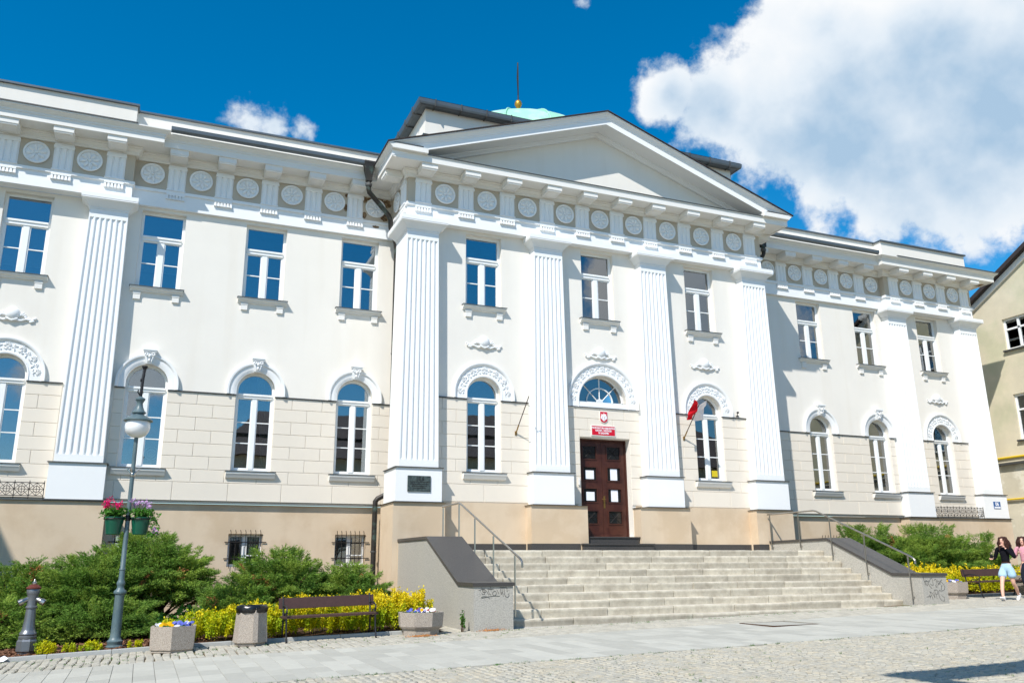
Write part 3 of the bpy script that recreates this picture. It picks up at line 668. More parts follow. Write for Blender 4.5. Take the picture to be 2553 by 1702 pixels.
def frame_arch(hw=HA, z0=SILL_L, zc=ARC_C):
    mb = MB(); y0, y1 = .17, .25; n = 18
    lo = []
    for k in range(n+1):
        a = PI*k/n; c, s = math.cos(a), math.sin(a); lo.append([((hw-t)*c, yy, zc+(hw-t)*s) for t, yy in ((0, y0), (.065, y0), (.065, y1), (0, y1))])
    mb.loft(lo)
    mb.box(-hw, -hw+.065, y0, y1, z0, zc).box(hw-.065, hw, y0, y1, z0, zc).box(-hw+.065, hw-.065, y0, y1, z0, z0+.09)
    mb.box(-hw+.065, hw-.065, y0-.03, y1-.004, 5.955, 6.075).box(-hw+.065, hw-.065, y0-.055, y0-.03, 6.02, 6.075)
    mb.box(-.065, .065, y0-.012, y1-.004, z0+.09, 5.955)
    for a, b in ((-hw+.065, -.065), (.065, hw-.065)):
        mb.box(a, a+.03, y0+.012, y1-.008, z0+.09, 5.955).box(b-.03, b, y0+.012, y1-.008, z0+.09, 5.955).box(a+.03, b-.03, y0+.012, y1-.008, 5.92, 5.955).box(a+.03, b-.03, y0+.012, y1-.008, z0+.09, z0+.125)
        for zz in (5.265, 4.68): mb.box(a+.03, b-.03, y0+.016, y1-.01, zz-.014, zz+.014)
    return mesh_of('window', mb, m_frame)
def sill_upper():
    mb = MB(); h = .69
    pr = [(.17, 8.70), (0, 8.70), (-.06, 8.715), (-.07, 8.75), (-.12, 8.77), (-.13, 8.80), (-.15, 8.805), (-.15, 8.835), (.17, 8.835)]
    mb.loft([[(x, y, z) for y, z in pr] for x in (-h, h)])
    for s in (-1, 1): mb.box(s*.5-.09, s*.5+.09, -.055, .0, 8.49, 8.635).box(s*.5-.10, s*.5+.10, -.065, .0, 8.635, 8.70)
    return mesh_of('sill', mb, m_trim)
def sill_arch():
    mb = MB(); h = .655; pr = [(.17, 3.675), (-.04, 3.675), (-.085, 3.69), (-.115, 3.75), (-.145, 3.80), (-.15, 3.855), (.17, 3.86)]
    mb.loft([[(x, y, z) for y, z in pr] for x in (-h, h)]); return mesh_of('sill', mb, m_trim)
def zinc_sill(h, z): return mesh_of('zinc_cover', MB().box(-h-.02, h+.02, -.175, .17, z, z+.012), m_flash)
def pane(x0, x1, z0, z1): return mesh_of('pane', MB().box(x0, x1, .207, .213, z0, z1), m_glass)
def pane_arch(hw):
    n = 16; p = [(-hw, 6.075)]+[(hw*math.cos(PI-PI*k/n), ARC_C+hw*math.sin(PI*k/n)) for k in range(n+1)]+[(hw, 6.075)]
    return mesh_of('pane', MB().loft([[(x, .207, z) for x, z in p], [(x, .213, z) for x, z in p]]), m_glass)
w_ = UW-.11
PU = [pane(-UW+.075, UW-.075, 10.425, UZ1-.07)]+[pane(a, b, c, d) for a, b in ((-w_, -.11), (.11, w_)) for c, d in ((UZ0+.115, 9.605), (9.635, 10.245))]
w_ = HA-.095
PA = [pane_arch(HA-.065)]+[pane(a, b, c, d) for a, b in ((-w_, -.095), (.095, w_)) for c, d in ((SILL_L+.125, 4.666), (4.694, 5.251), (5.279, 5.92))]
FU, FA, SU, SA = frame_upper(), frame_arch(), sill_upper(), sill_arch()
ZU, ZA = zinc_sill(.69, 8.838), zinc_sill(.655, 3.863)
def roombox(z0, z1, mt, d=1.5):
    mb = MB(); x = 1.0
    mb.quad((-x, d, z0), (x, d, z0), (x, d, z1), (-x, d, z1)).quad((-x, .265, z0), (-x, d, z0), (-x, d, z1), (-x, .265, z1)).quad((x, .265, z0), (x, d, z0), (x, d, z1), (x, .265, z1)).quad((-x, .265, z0), (x, .265, z0), (x, d, z0), (-x, d, z0)).quad((-x, .265, z1), (x, .265, z1), (x, d, z1), (-x, d, z1))
    return mesh_of('room', mb, mt, fix=False)
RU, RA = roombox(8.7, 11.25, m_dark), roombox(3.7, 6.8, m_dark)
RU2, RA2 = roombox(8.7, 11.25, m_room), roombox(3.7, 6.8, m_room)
def blind_mesh(hw, z0, z1, tilt=.6):
    mb = MB(); z = z1
    while z > z0: mb.quad((-hw, .29, z), (hw, .29, z), (hw, .325, z-.036), (-hw, .325, z-.036)); z -= .05
    return mesh_of('blind', mb, m_blind)
def curtain_mesh(x0, x1, z0, z1, gather=0.0, mt=None):
    n = 30; lo = []
    for z, wv in ((z1, 1.0), ((z0+z1)/2+.2, 1.0-gather*.5), (z0+.5, 1-gather), (z0, 1-gather*.9)):
        lo.append([(x1+(x0-x1)*wv*(1-k/n), .33+.035*math.sin(k*1.25), z) for k in range(n+1)])
    mb = MB().loft(lo, closed=False); return mesh_of('curtain', mb, mt or m_curt, True, fix=False)
BL1 = blind_mesh(.57, 9.15, 11.1); BL2 = blind_mesh(.57, 9.4, 11.1)
CR = curtain_mesh(-.05, .57, 8.75, 11.1, .55); CRA = curtain_mesh(.05, .55, 3.8, 6.6, .45)
CL = curtain_mesh(.15, -.57, 8.75, 11.1, .45)
SHA = mesh_of('roller_blind', MB().quad((-.55, .30, 5.3), (.55, .30, 5.3), (.55, .30, 6.7), (-.55, .30, 6.7)), m_curt, fix=False)
def window(cx, y, upper, extras=(), room=None):
    f = link('window', FU if upper else FA, B, (cx, y, 0))
    for p in (PU if upper else PA): link('pane', p, f)
    sl_ = link('sill', SU if upper else SA, f); link('zinc_cover', ZU if upper else ZA, f)
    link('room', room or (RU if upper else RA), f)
    for nm, e in extras: link(nm, e, f)
    return f
for s in (-1, 1):
    for i, x in enumerate(WX):
        if s < 0:
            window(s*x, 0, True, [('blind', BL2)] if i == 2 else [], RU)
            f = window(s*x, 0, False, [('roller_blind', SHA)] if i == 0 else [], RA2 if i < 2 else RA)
            if i == 2:
                mb = MB().torus((.28, .34, 4.32), .17, .012, 20, 6).torus((.28, .34, 4.32), .1, .007, 18, 5).ellipsoid((.28, .35, 4.32), .05, .05, .05).tube([(.28, .37, 4.3), (.30, .38, 3.95)], .02, 6)
                obj('fan', mb, m_fan, f)
            if i == 1:
                obj('basket', MB().lathe([(.12, 3.97), (.15, 4.07), (.13, 4.07)], (-.3, .38, 0), 14).torus((-.3, .38, 4.06), .13, .012, 16, 6), m_basket, f)
                link('curtain', CRA, f)
        else:
            window(s*x, 0, True, [('curtain', CR)], RU2); window(s*x, 0, False, [('curtain', CRA)], RA2)
    window(s*EX, 0, True, [('blind', BL1)] if s < 0 else [('curtain', CR)], RU if s < 0 else RU2); window(s*EX, 0, False, [] if s < 0 else [('curtain', CRA)], RA if s < 0 else RA2)
window(-CX, PY, True, [], RU); window(0, PY, True, [('curtain', CR), ], RU2); window(CX, PY, True, [('curtain', CL)], RU2)
wq = window(-CX, PY, False, [], RA2); obj('paper_note', MB().box(-.42, -.12, .225, .228, 5.0, 5.22), m_paper, wq)
wq = window(CX, PY, False, [('curtain', CRA)], RA); obj('sticker', MB().box(.14, .36, .198, .201, 4.05, 4.25), m_sticker, wq)
# arch mouldings
def archivolt(r0, r1, deco):
    n = 28; lo = []
    pr = [(r0, .0), (r0, -.045), (r0+.03, -.05), (r0+.05, -.065), (r1-.09, -.065), (r1-.075, -.085), (r1-.05, -.11), (r1, -.115), (r1, .0)] if not deco else [(r0, .0), (r0, -.05), (r0+.035, -.06), (r0+.05, -.04), (r1-.085, -.04), (r1-.07, -.075), (r1-.03, -.10), (r1, -.10), (r1, .0)]
    def sec(cx, cz, c, s): return [(cx+r*c, y, cz+r*s) for r, y in pr]
    lo.append([(r, y, 6.013) for r, y in pr])
    for k in range(n+1): a = PI*k/n; lo.append([(r*math.cos(a), y, ARC_C+r*math.sin(a)) for r, y in pr])
    lo.append([(-r, y, 6.013) for r, y in pr])
    return MB().loft(lo)
AV = mesh_of('archivolt', archivolt(.53, .79, False), m_white, True); AD = mesh_of('archivolt', archivolt(.53, .945, True), m_white, True)
def palmette_mesh():
    mb = MB()
    for k in range(7):
        a = (k-3)*.42; l = .075-.006*abs(k-3); st = len(mb.v); mb.ellipsoid((0, 0, 0), .011, .014, l*.6, 6, 5)
        mb.xform(Matrix.Rotation(a, 4, 'Y') @ Matrix.Translation((0, 0, l)), st)
    mb.ellipsoid((0, 0, -.01), .02, .016, .02, 6, 5); mb.tube([(-.07, 0, -.04), (-.03, -.008, -.06), (0, 0, -.03), (.03, -.008, -.06), (.07, 0, -.04)], .009, 5)
    return mesh_of('palmette', mb, m_white, True)
PM = palmette_mesh()
def scroll_mesh():
    mb = MB(); r_ = random.Random(5)
    for k in range(9):
        st = len(mb.v); mb.ellipsoid((0, 0, 0), .011, .012, .034, 6, 4); mb.xform(Matrix.Translation((r_.uniform(-.045, .045), 0, r_.uniform(-.08, .08))) @ Matrix.Rotation(r_.uniform(-1.2, 1.2), 4, 'Y'), st)
    return mesh_of('scroll', mb, m_white, True)
SM = scroll_mesh()
def keystone_mesh():
    mb = MB().loft([[(-.095, .0, 6.68), (.095, .0, 6.68), (.095, -.13, 6.68), (-.095, -.13, 6.68)], [(-.15, .0, 6.98), (.15, .0, 6.98), (.15, -.17, 6.98), (-.15, -.17, 6.98)]])
    mb.box(-.165, .165, -.20, 0, 6.985, 7.03).box(-.18, .18, -.22, 0, 7.03, 7.075)
    for s in (-1, 1):
        mb.torus((s*.085, -.18, 6.93), .035, .018, 12, 6); mb.tube([(s*.10, -.165, 6.9), (s*.07, -.16, 6.8), (s*.045, -.15, 6.72)], .018, 6)
    mb.ellipsoid((0, -.17, 6.88), .045, .05, .06, 8, 6).ellipsoid((0, -.155, 6.77), .03, .04, .05, 8, 6)
    return mesh_of('keystone', mb, m_white, False)
KS = keystone_mesh()
def medallion_mesh():
    mb = MB(); mb.ellipsoid((0, -.02, 0), .17, .10, .17, 18, 10); mb.torus((0, -.01, 0), .165, .012, 20, 6); r_ = random.Random(11)
    for s in (-1, 1):
        for k in range(22):
            t = k/21; x = s*(.15+.40*t); z = -.04-.10*t+.06*math.sin(t*7)+r_.uniform(-.035, .035); st = len(mb.v)
            mb.ellipsoid((0, 0, 0), .02+.014*r_.random(), .022, .05-.018*t, 7, 5); mb.xform(Matrix.Translation((x, -.02, z)) @ Matrix.Rotation(r_.uniform(-1.5, 1.5), 4, 'Y'), st)
        mb.tube([(s*.08, -.03, -.15), (s*.2, -.03, -.19), (s*.33, -.025, -.14), (s*.42, -.02, -.16), (s*.53, -.015, -.12)], [.03, .03, .024, .02, .01], 7)
    mb.tube([(-.14, -.05, -.14), (0, -.06, -.20), (.14, -.05, -.14)], .028, 7)
    return mesh_of('medallion', mb, m_white, True)
MD = medallion_mesh()
def deco(cx, y):
    av = link('archivolt', AD, B, (cx, y, 0)); n = 13
    for k in range(n):
        a = PI*(k+.5)/n; o = link('palmette' if k % 2 == 0 else 'scroll', PM if k % 2 == 0 else SM, av, (.72*math.cos(a), -.05, ARC_C+.72*math.sin(a))); o.rotation_euler = (0, -(a-PI/2), 0); 
        if k % 2 == 0: o.scale = (1.15, 1.15, 1.15)
    link('medallion', MD, B, (cx, y-.01, 7.76))
for s in (-1, 1):
    for x in WX: link('archivolt', AV, B, (s*x, 0, 0)); link('keystone', KS, B, (s*x, 0, 0))
    deco(s*EX, 0); deco(s*CX, PY)
# fanlight over the door
def fan():
    fx, fz, r0, r1 = .03, 6.19, .85, 1.24; n = 30
    pr = [(r0, .0), (r0, -.05), (r0+.04, -.06), (r0+.06, -.04), (r1-.085, -.04), (r1-.07, -.075), (r1-.03, -.10), (r1, -.10), (r1, .0)]
    lo = [[(fx+r, PY+y, 6.0) for r, y in pr]]+[[(fx+r*math.cos(PI*k/n), PY+y, fz+r*math.sin(PI*k/n)) for r, y in pr] for k in range(n+1)]+[[(fx-r, PY+y, 6.0) for r, y in pr]]
    av = obj('archivolt', MB().loft(lo), m_white, B, True)
    for k in range(17):
        a = PI*(k+.5)/17; o = link('palmette' if k % 2 == 0 else 'scroll', PM if k % 2 == 0 else SM, av, (fx+1.05*math.cos(a), PY-.05, fz+1.05*math.sin(a))); o.rotation_euler = (0, -(a-PI/2), 0); o.scale = (1.05, 1.05, 1.05)
    mb = MB(); y0, y1 = PY+.19, PY+.25
    def arc(r, t, nn=24): return [[(fx+(r-q)*math.cos(PI*k/nn), yy, fz+.02+(r-q)*math.sin(PI*k/nn)) for q, yy in ((0, y0), (t, y0), (t, y1), (0, y1))] for k in range(nn+1)]
    mb.loft(arc(.84, .06)); mb.loft(arc(.48, .03)); mb.box(fx-.84, fx+.84, y0, y1, 6.172, 6.235)
    for a in (PI/4, PI/2, 3*PI/4): mb.tube([(fx+.1*math.cos(a), y0+.025, fz+.1*math.sin(a)), (fx+.8*math.cos(a), y0+.025, fz+.8*math.sin(a))], .017, 6)
    mb.lathe([(.11, 0), (.11, .05)], (0, 0, 0), 16)
    k0 = len(mb.v)-32; mb.v[k0:] = [(fx+x, y0-.005+z, fz+.04+y) for x, y, z in mb.v[k0:]]
    f = obj('fanlight', mb, m_frame, B)
    for i in range(4):
        a0, a1 = PI*i/4+.02, PI*(i+1)/4-.02
        for r0_, r1_ in ((.11, .45), (.48, .79)):
            p = [(r0_, a0)]+[(r1_, a0+(a1-a0)*k/8) for k in range(9)]+[(r0_, a0+(a1-a0)*k/8) for k in range(8, 0, -1)]
            obj('pane', MB().poly([(fx+r*math.cos(a), y0+.03, fz+.03+r*math.sin(a)) for r, a in p]), m_glass, f)
    obj('room', MB().box(fx-.95, fx+.95, PY+.3, PY+1.5, 6.1, 7.2), m_dark, f)
    obj('fanlight_sill', MB().box(fx-.86, fx+.86, PY-.03, PY+.19, 6.10, 6.17).box(fx-1.25, fx+1.25, PY-.045, PY, 5.975, 6.098), m_white, B)
    link('medallion', MD, B, (.0, PY-.01, 7.78))
fan()
# ---- entrance door
def door():
    y = PY+.27; fr = obj('door', MB().box(DX0, DX0+.05, y-.03, y+.1, DZ0, DZ1).box(DX1-.05, DX1, y-.03, y+.1, DZ0, DZ1).box(DX0+.05, DX1-.05, y-.03, y+.1, DZ1-.06, DZ1).box(DX0, DX1, y+.06, y+.1, DZ0, DZ1-.06), m_door, B)
    rows = [(4.43, 4.88), (3.78, 4.235), (3.13, 3.585), (2.49, 2.915)]
    mid = (DX0+DX1)/2
    for s, (a, b) in enumerate(((DX0+.055, mid-.004), (mid+.004, DX1-.055))):
        mb = MB(); g0, g1 = a+.14, b-.16 if s == 0 else b-.14
        if s == 1: g0 = a+.16
        zs = [DZ0+.01]+[z for r in reversed(rows) for z in r]+[DZ1-.065]
        mb.box(a, g0, y, y+.055, zs[0], zs[-1]).box(g1, b, y, y+.055, zs[0], zs[-1])
        for k in range(0, len(zs), 2): mb.box(g0, g1, y, y+.055, zs[k], zs[k+1])
        for r in rows:
            for q in ((g0, g0+.03, r[0], r[1]), (g1-.03, g1, r[0], r[1]), (g0+.03, g1-.03, r[1]-.03, r[1]), (g0+.03, g1-.03, r[0], r[0]+.03)): mb.box(q[0], q[1], y-.018, y+.04, q[2], q[3])
        mb.box(g0+.02, g1-.02, y-.012, y+.0, DZ0+.08, DZ0+.32)
        lf = obj('door_leaf', mb, m_door, fr)
        for k, r in enumerate(rows):
            obj('pane', MB().box(g0+.03, g1-.03, y+.02, y+.03, r[0]+.03, r[1]-.03), m_dglass, lf)
            if k in (0, 3):
                gx = MB()
                for t in (-1, 1): gx.tube([((g0+g1)/2-t*.17, y+.012, r[0]+.05), ((g0+g1)/2+t*.17, y+.012, r[1]-.05)], .006, 5)
                gx.tube([(g0+.04, y+.012, (r[0]+r[1])/2), (g1-.04, y+.012, (r[0]+r[1])/2)], .006, 5); obj('grille', gx, m_iron, lf)
            if k in (1, 2):
                c = (g0+g1)/2; w2 = .15 if s == 0 else .125; dz = .02 if k == 1 else .0
                zb, zt_ = (r[0]+.07, r[0]+.33) if s == 0 else (r[0]+.05, r[0]+.40)
                obj('notice', MB().box(c-w2+.01, c+w2, y+.014, y+.017, zb, zt_), m_paper, lf)
        if s == 1: obj('handle', MB().box(a+.02, a+.075, y-.012, y, 2.98, 3.34).tube([(a+.05, y-.01, 3.24), (a+.05, y-.07, 3.24), (a-.07, y-.07, 3.245)], .012, 6), m_brass, lf)
    st = obj('threshold', MB().box(DX0-.25, DX1+.35, PY-.55, PY-.031, 1.664, 1.86).box(DX0-.28, DX1+.38, PY-.58, PY-.031, 1.861, 1.905).box(DX0-.0, DX1+.0, PY-.32, PY+.27, 1.906, 2.07).box(DX0+.01, DX1+.12, PY-.35, PY-.031, 2.071, 2.105), m_granD, B)
    mat_ = obj('doormat', MB().box(-.62, .6, -3.2, -2.45, 1.664, 1.676), m_flash); tag(mat_, 'thin dark doormat lying on the landing before the brown door', 'doormat')
door()
obj('intercom', MB().box(-.93, -.88, PY-.06, PY-.03, 3.62, 3.82), m_trim, B)
for x0, x1, y in ((-5.24, -2.66, PY-.045), (2.72, 5.24, PY-.045), (-2.67, DX0-.3, -2.145), (DX1+.38, 2.73, -2.145), (5.23, 5.62, -2.145), (-5.62, -5.23, -2.145)): obj('granite_skirting', MB().box(x0, x1, y, y+.3, 1.6, 1.90), m_granD, B)
# ---- basement windows with bars
for s in (-1, 1):
    for a, b in (mirror(s, (9.75, 10.65)), mirror(s, (6.89, 7.77)), mirror(s, (12.6, 13.5))):
        c = (a+b)/2; h = (b-a)/2
        mb = MB().box(-h, h, .2, .26, 2.13, 2.2).box(-h, h, .2, .26, 1.34, 1.41).box(-h, -h+.06, .2, .26, 1.41, 2.13).box(h-.06, h, .2, .26, 1.41, 2.13).box(-.06, .06, .19, .26, 1.41, 2.13).box(.06, h-.06, .205, .25, 1.62, 1.65)
        f = obj('basement_window', mb, m_frame, B, loc=(c, .07, 0))
        obj('pane', MB().box(-h+.06, h-.06, .228, .234, 1.41, 2.13), m_glass, f)
        obj('room', MB().box(-h-.05, h+.05, .27, .9, 1.3, 2.25), m_dark, f)
        gr = MB()
        for k in range(7):
            xx = -h+.06+(2*h-.12)*k/6; gr.tube([(xx, -.04, 1.3), (xx, -.04, 2.24), (xx-.02, -.08, 2.30)], .009, 6)
        for zz in (1.55, 1.98): gr.box(-h-.09, h+.1, -.035, -.02, zz-.012, zz+.012)
        obj('window_bars', gr, m_iron, f)
# ---- iron balustrades below the end-bay windows
for s in (-1, 1):
    x0, x1 = mirror(s, (15.16, 17.76)); n = 8; st = (x1-x0)/n; mb = MB(); yy = -.32; z0, z1 = 3.07, 3.39
    bal = obj('balustrade', MB().tube([(x0, yy, z0), (x1, yy, z0)], .011, 6).tube([(x0, yy, z1), (x1, yy, z1)], .011, 6).tube([(x0, yy, (z0+z1)/2), (x1, yy, (z0+z1)/2)], .008, 6), m_iron, B)
    for k in range(n+1): mb.tube([(x0+k*st, yy, z0-.07), (x0+k*st, yy, z1+.05)], .010, 6)
    obj('balustrade_posts', mb, m_iron, bal)
    for k in range(n):
        c = x0+(k+.5)*st; m2 = MB().torus((c, yy, (z0+z1)/2), .075, .008, 16, 5); zc = (z0+z1)/2
        for sx in (-1, 1):
            for sz in (-1, 1): m2.tube([(c+sx*.055, yy, zc+sz*.055), (c+sx*.0, yy, zc+sz*.155)] if False else [(c+sx*st/2, yy, zc), (c, yy, zc+sz*.16)], .007, 5).tube([(c+sx*.04, yy, zc+sz*.04), (c+sx*st/2, yy, zc+sz*.16)], .006, 5)
        m2.tube([(c, yy, z0), (c, yy, z1)], .007, 5); obj('balustrade_panel', m2, m_iron, bal)
# ---- downpipes
def downpipe(s):
    X = lambda x: s*x
    mb = MB(); hop = [[(X(7.43)+dx*w, -1.02+dy*w2, z) for dx, dy in ((-1, -1), (1, -1), (1, 1), (-1, 1))] for w, w2, z in ((.17, .14, 13.30), (.18, .15, 13.24), (.17, .14, 13.20), (.085, .085, 12.78), (.085, .085, 12.66))]
    mb.loft(hop)
    h = obj('downpipe', MB().tube([(X(7.43), -1.02, 12.72), (X(7.43), -1.02, 12.42), (X(7.40), -1.0, 12.32), (X(6.66), -.55, 11.86), (X(6.58), -.47, 11.75), (X(6.56), -.45, 11.5), (X(6.35), -.3, 11.1), (X(6.31), -.28, 10.8), (X(6.31), -.28, 3.5), (X(6.38), -.27, 3.35), (X(6.66), -.25, 3.2), (X(6.72), -.25, 3.12), (X(6.72), -.22, 2.95), (X(6.72), -.2, .0)], .075, 12), m_pipe, B, True)
    obj('hopper', mb, m_pipe, h)
    for z in (1.7, .9, 7.5): obj('pipe_clip', MB().lathe([(.082, z), (.088, z+.01), (.088, z+.04), (.082, z+.05)], (X(6.72 if z < 3 else 6.31), -.2 if z < 3 else -.28, 0), 12), m_flash, h)
    obj('pipe_clip', MB().lathe([(.09, 12.5), (.1, 12.53), (.1, 12.58), (.09, 12.6)], (X(7.43), -1.02, 0), 12), m_flash, h)
downpipe(-1); downpipe(1)
# ---- things fixed to the facade
def text_mesh(name, body, size, mt, loc, parent=None, extrude=.003, rot=(PI/2, 0, 0), bold=0.0, sx=1.0):
    c = bpy.data.curves.new(name, 'FONT'); c.body = body; c.size = size; c.align_x = 'CENTER'; c.align_y = 'CENTER'; c.extrude = extrude; c.offset = bold; c.resolution_u = 3
    t = bpy.data.objects.new('tmp', c); COL.objects.link(t); dg = bpy.context.evaluated_depsgraph_get(); me = bpy.data.meshes.new_from_object(t.evaluated_get(dg)); bpy.data.objects.remove(t)
    me.materials.clear(); me.materials.append(mt); o = link(name, me, parent, loc); o.rotation_euler = rot; o.scale = (sx, 1, 1); return o
sg = thing('office_sign', 'red rectangular sign with white lettering fixed above the entrance door', 'sign', (-.01, PY-BT, 5.295))
obj('sign_rim', MB().box(-.425, .425, -.022, 0, -.165, .165), m_trim, sg); obj('sign_panel', MB().box(-.40, .40, -.028, -.0221, -.14, .14), m_red, sg)
for z, t, sz in ((.078, 'PROKURATURA REJONOWA', .078), (.0, 'RADOM - WSCHÓD', .078), (-.078, 'W RADOMIU', .078)): text_mesh('lettering', t, sz, m_paper, (0, -.0295, z), sg, .002, bold=.0022, sx=.80)
em = thing('emblem', 'red shield with a white crowned eagle above the red sign', 'emblem', (.02, PY-BT, 5.72))
def shield(w, h, y0, y1):
    p = [(-w, h), (w, h), (w, -h*.55), (w*.72, -h*.82), (0, -h), (-w*.72, -h*.82), (-w, -h*.55)]
    return MB().loft([[(x, y, z) for x, z in p] for y in (y0, y1)])
obj('shield_rim', shield(.135, .185, 0, -.02), m_trim, em); obj('shield_field', shield(.122, .168, -.0201, -.026), m_red, em)
eg = MB()
eg.ellipsoid((0, -.03, 0), .032, .012, .075, 10, 8).ellipsoid((.008, -.032, .085), .02, .012, .022, 8, 6).tube([(.02, -.03, .088), (.042, -.03, .082)], [.009, .002], 5)
eg.box(-.018, .022, -.034, -.026, .108, .122)
for s in (-1, 1):
    for k in range(6):
        a = .15+k*.33; st = len(eg.v); eg.ellipsoid((0, 0, 0), .012, .008, .05, 6, 5); eg.xform(Matrix.Translation((s*(.055+.018*math.sin(a)), -.03, .055-.022*k)) @ Matrix.Rotation(s*(.25+.16*k), 4, 'Y'), st)
    eg.tube([(s*.02, -.03, .03), (s*.05, -.03, .075), (s*.085, -.03, .095)], [.018, .016, .008], 6)
    eg.tube([(s*.018, -.03, -.06), (s*.035, -.03, -.09), (s*.06, -.03, -.095)], [.012, .01, .005], 5)
    eg.tube([(0, -.03, -.06), (s*.02, -.03, -.125)], [.016, .008], 5)
obj('eagle', eg, m_paper, em, True)
pq = thing('bronze_plaque', 'greenish bronze memorial plaque on the white pedestal of the corner pilaster', 'plaque', (-5.987, -2.10, 3.475))
obj('plate', MB().cbox(-.325, .325, -.03, 0, -.213, .213, .006), m_bronze, pq)
mb = MB()
for a in ((-.075, .08, .018, .095), (-.02, .08, .016, .095), (-.004, .08, .05, .016), (-.004, .155, .05, .016), (.0, .118, .04, .014), (.085, .08, .05, .016), (.085, .12, .045, .015), (.085, .16, .045, .015), (.085, .096, .015, .064), (.125, .096, .015, .03)): mb.box(a[0], a[0]+a[2], -.034, -.03, a[1], a[1]+a[3])
obj('worn_device', mb, m_iron, pq)
for k, w_ in enumerate((.27, .27, .21, .17)):
    mb = MB(); r_ = random.Random(k); x = -w_
    while x < w_: l = r_.uniform(.012, .03); mb.box(x, x+l, -.034, -.03, .03-k*.055, .055-k*.055+r_.uniform(-.004, .004)); x += l+.012
    obj('lettering', mb, m_iron, pq)
mb = MB()
for sx in (-1, 1):
    for sz in (-1, 1): mb.ellipsoid((sx*.29, -.03, sz*.18), .014, .012, .014, 8, 5)
obj('rivet', mb, m_castiron, pq)
nb = thing('number_plate', 'small blue and white street number plate on the end pedestal', 'number plate', (18.49, -.38, 3.51))
obj('plate', MB().box(-.19, .19, -.014, 0, -.14, .14), m_blueb, nb); obj('street_field', MB().box(-.165, .165, -.018, -.0141, -.12, -.055), m_paper, nb)
text_mesh('numeral', '06', .20, m_paper, (-.0, -.0145, .042), nb, .002, bold=.006)
cm = obj('security_camera', MB().box(5.04, 5.10, PY-.10, PY-.03, 6.03, 6.07).tube([(5.07, PY-.07, 6.06), (5.07, PY-.07, 6.14)], .012, 6).ellipsoid((5.07, PY-.10, 6.17), .04, .05, .035, 8, 6), m_castiron, None, True); tag(cm, 'small dark security camera on the ledge beside the flag window', 'camera')
def flagpole(x, z, label):
    t = thing('flagpole', label, 'flagpole', (x, PY-BT, z))
    obj('pole', MB().tube([(0, 0, 0), (.05, -.88, .95)], .014, 8), m_wood, t); obj('holder', MB().box(-.03, .03, -.02, 0, -.06, .06).tube([(0, -.01, 0), (.012, -.2, .215)], .02, 8), m_brass, t); return t
flagpole(-2.94, 5.07, 'bare thin flagpole leaning out from the wall left of the entrance')
flagpole(2.93, 5.21, 'thin flagpole carrying the white and red flag beside the arched window')
fl = thing('flag', 'white and red flag bunched by the wind on its thin pole', 'flag', (2.93, PY-BT, 5.21))
def flag_part(name, v0, v1, mt):
    nu, nv = 14, 10; V = []; F = []
    for i in range(nu+1):
        for j in range(nv+1):
            u = i/nu; v = v0+(v1-v0)*j/nv; q = (v-.5)*2      # -1 white free edge .. 0 pole .. 1 red free edge
            px, py, pz = .028+.022*u, -.50-.40*u, .54+.43*u
            if q < 0: px += -q*(.30+.05*math.sin(5*u)); pz += .10*q*q*(1 if u > .5 else -.4)+.03*math.sin(11*u+4*q); py += .07*math.sin(7*u-5*q)
            else: px += -q*(.26-.05*u); pz += q*(.10-.14*(1-u))+.02*math.sin(9*u); py += .06*math.sin(8*u+4*q)
            V.append((px, py, pz))
    for i in range(nu):
        for j in range(nv): a = i*(nv+1)+j; F.append((a, a+1, a+nv+2, a+nv+1))
    arr_obj(name, V, F, mt, fl, True)
flag_part('white_half', 0, .52, m_flagw); flag_part('red_half', .52, 1.0, m_flagr)

# ================================================================ STAIRCASE
ST = thing('staircase', 'broad flight of worn beige stone steps between grey granite cheek walls', 'staircase', (0, 0, 0))
SR = random.Random(21)
SX = 5.675
for k in range(10):
    z1 = 1.663-.164*k; y0 = -4.5-.339*k; x = -SX+.003; first = True
    while x < SX-.02:
        l = SR.uniform(1.25, 1.75) if not first else SR.uniform(.5, 1.6)
        first = False; x1 = min(x+l, SX-.003)
        if SX-x1 < .45: x1 = SX-.003
        dz = SR.uniform(-.008, .008)*(.5 if k < 5 else 1.3); dy = SR.uniform(-.01, .01)*(.5 if k < 5 else 1.2); c = SR.uniform(.012, .028)
        n = 7; lo = []
        bw = SR.uniform(0, .012)
        for i in range(n+1):
            t = i/n; xx = x+.009+(x1-x-.018)*t; wv = -bw*math.sin(PI*t)+SR.uniform(-.003, .003); e = .0 if 0 < i < n else .015
            yy = y0+dy+SR.uniform(-.003, .003); zz = z1+dz+wv*.5
            lo.append([(xx, yy+e+.016, z1-.19), (xx, yy+e+.012, zz-.085), (xx, yy+e+.003, zz-.06), (xx, yy+e, zz-c), (xx, yy+e+c*.35, zz-c*.3), (xx, yy+e+c, zz-e*.5), (xx, y0+.43, zz), (xx, y0+.43, z1-.19)])
        obj('step_stone', MB().loft(lo), m_step, ST, True); x = x1
obj('landing', MB().box(-SX, SX, -4.12, PY+.05, 1.3, 1.66), m_step, ST)
obj('stair_core', MB().loft([[(sx, y, z) for y, z in ((-7.6, -.3), (-7.6, .0), (-4.5, 1.38), (-4.1, 1.40), (-1.6, 1.40), (-1.6, -.3))] for sx in (-SX, SX)]), m_granC, ST)
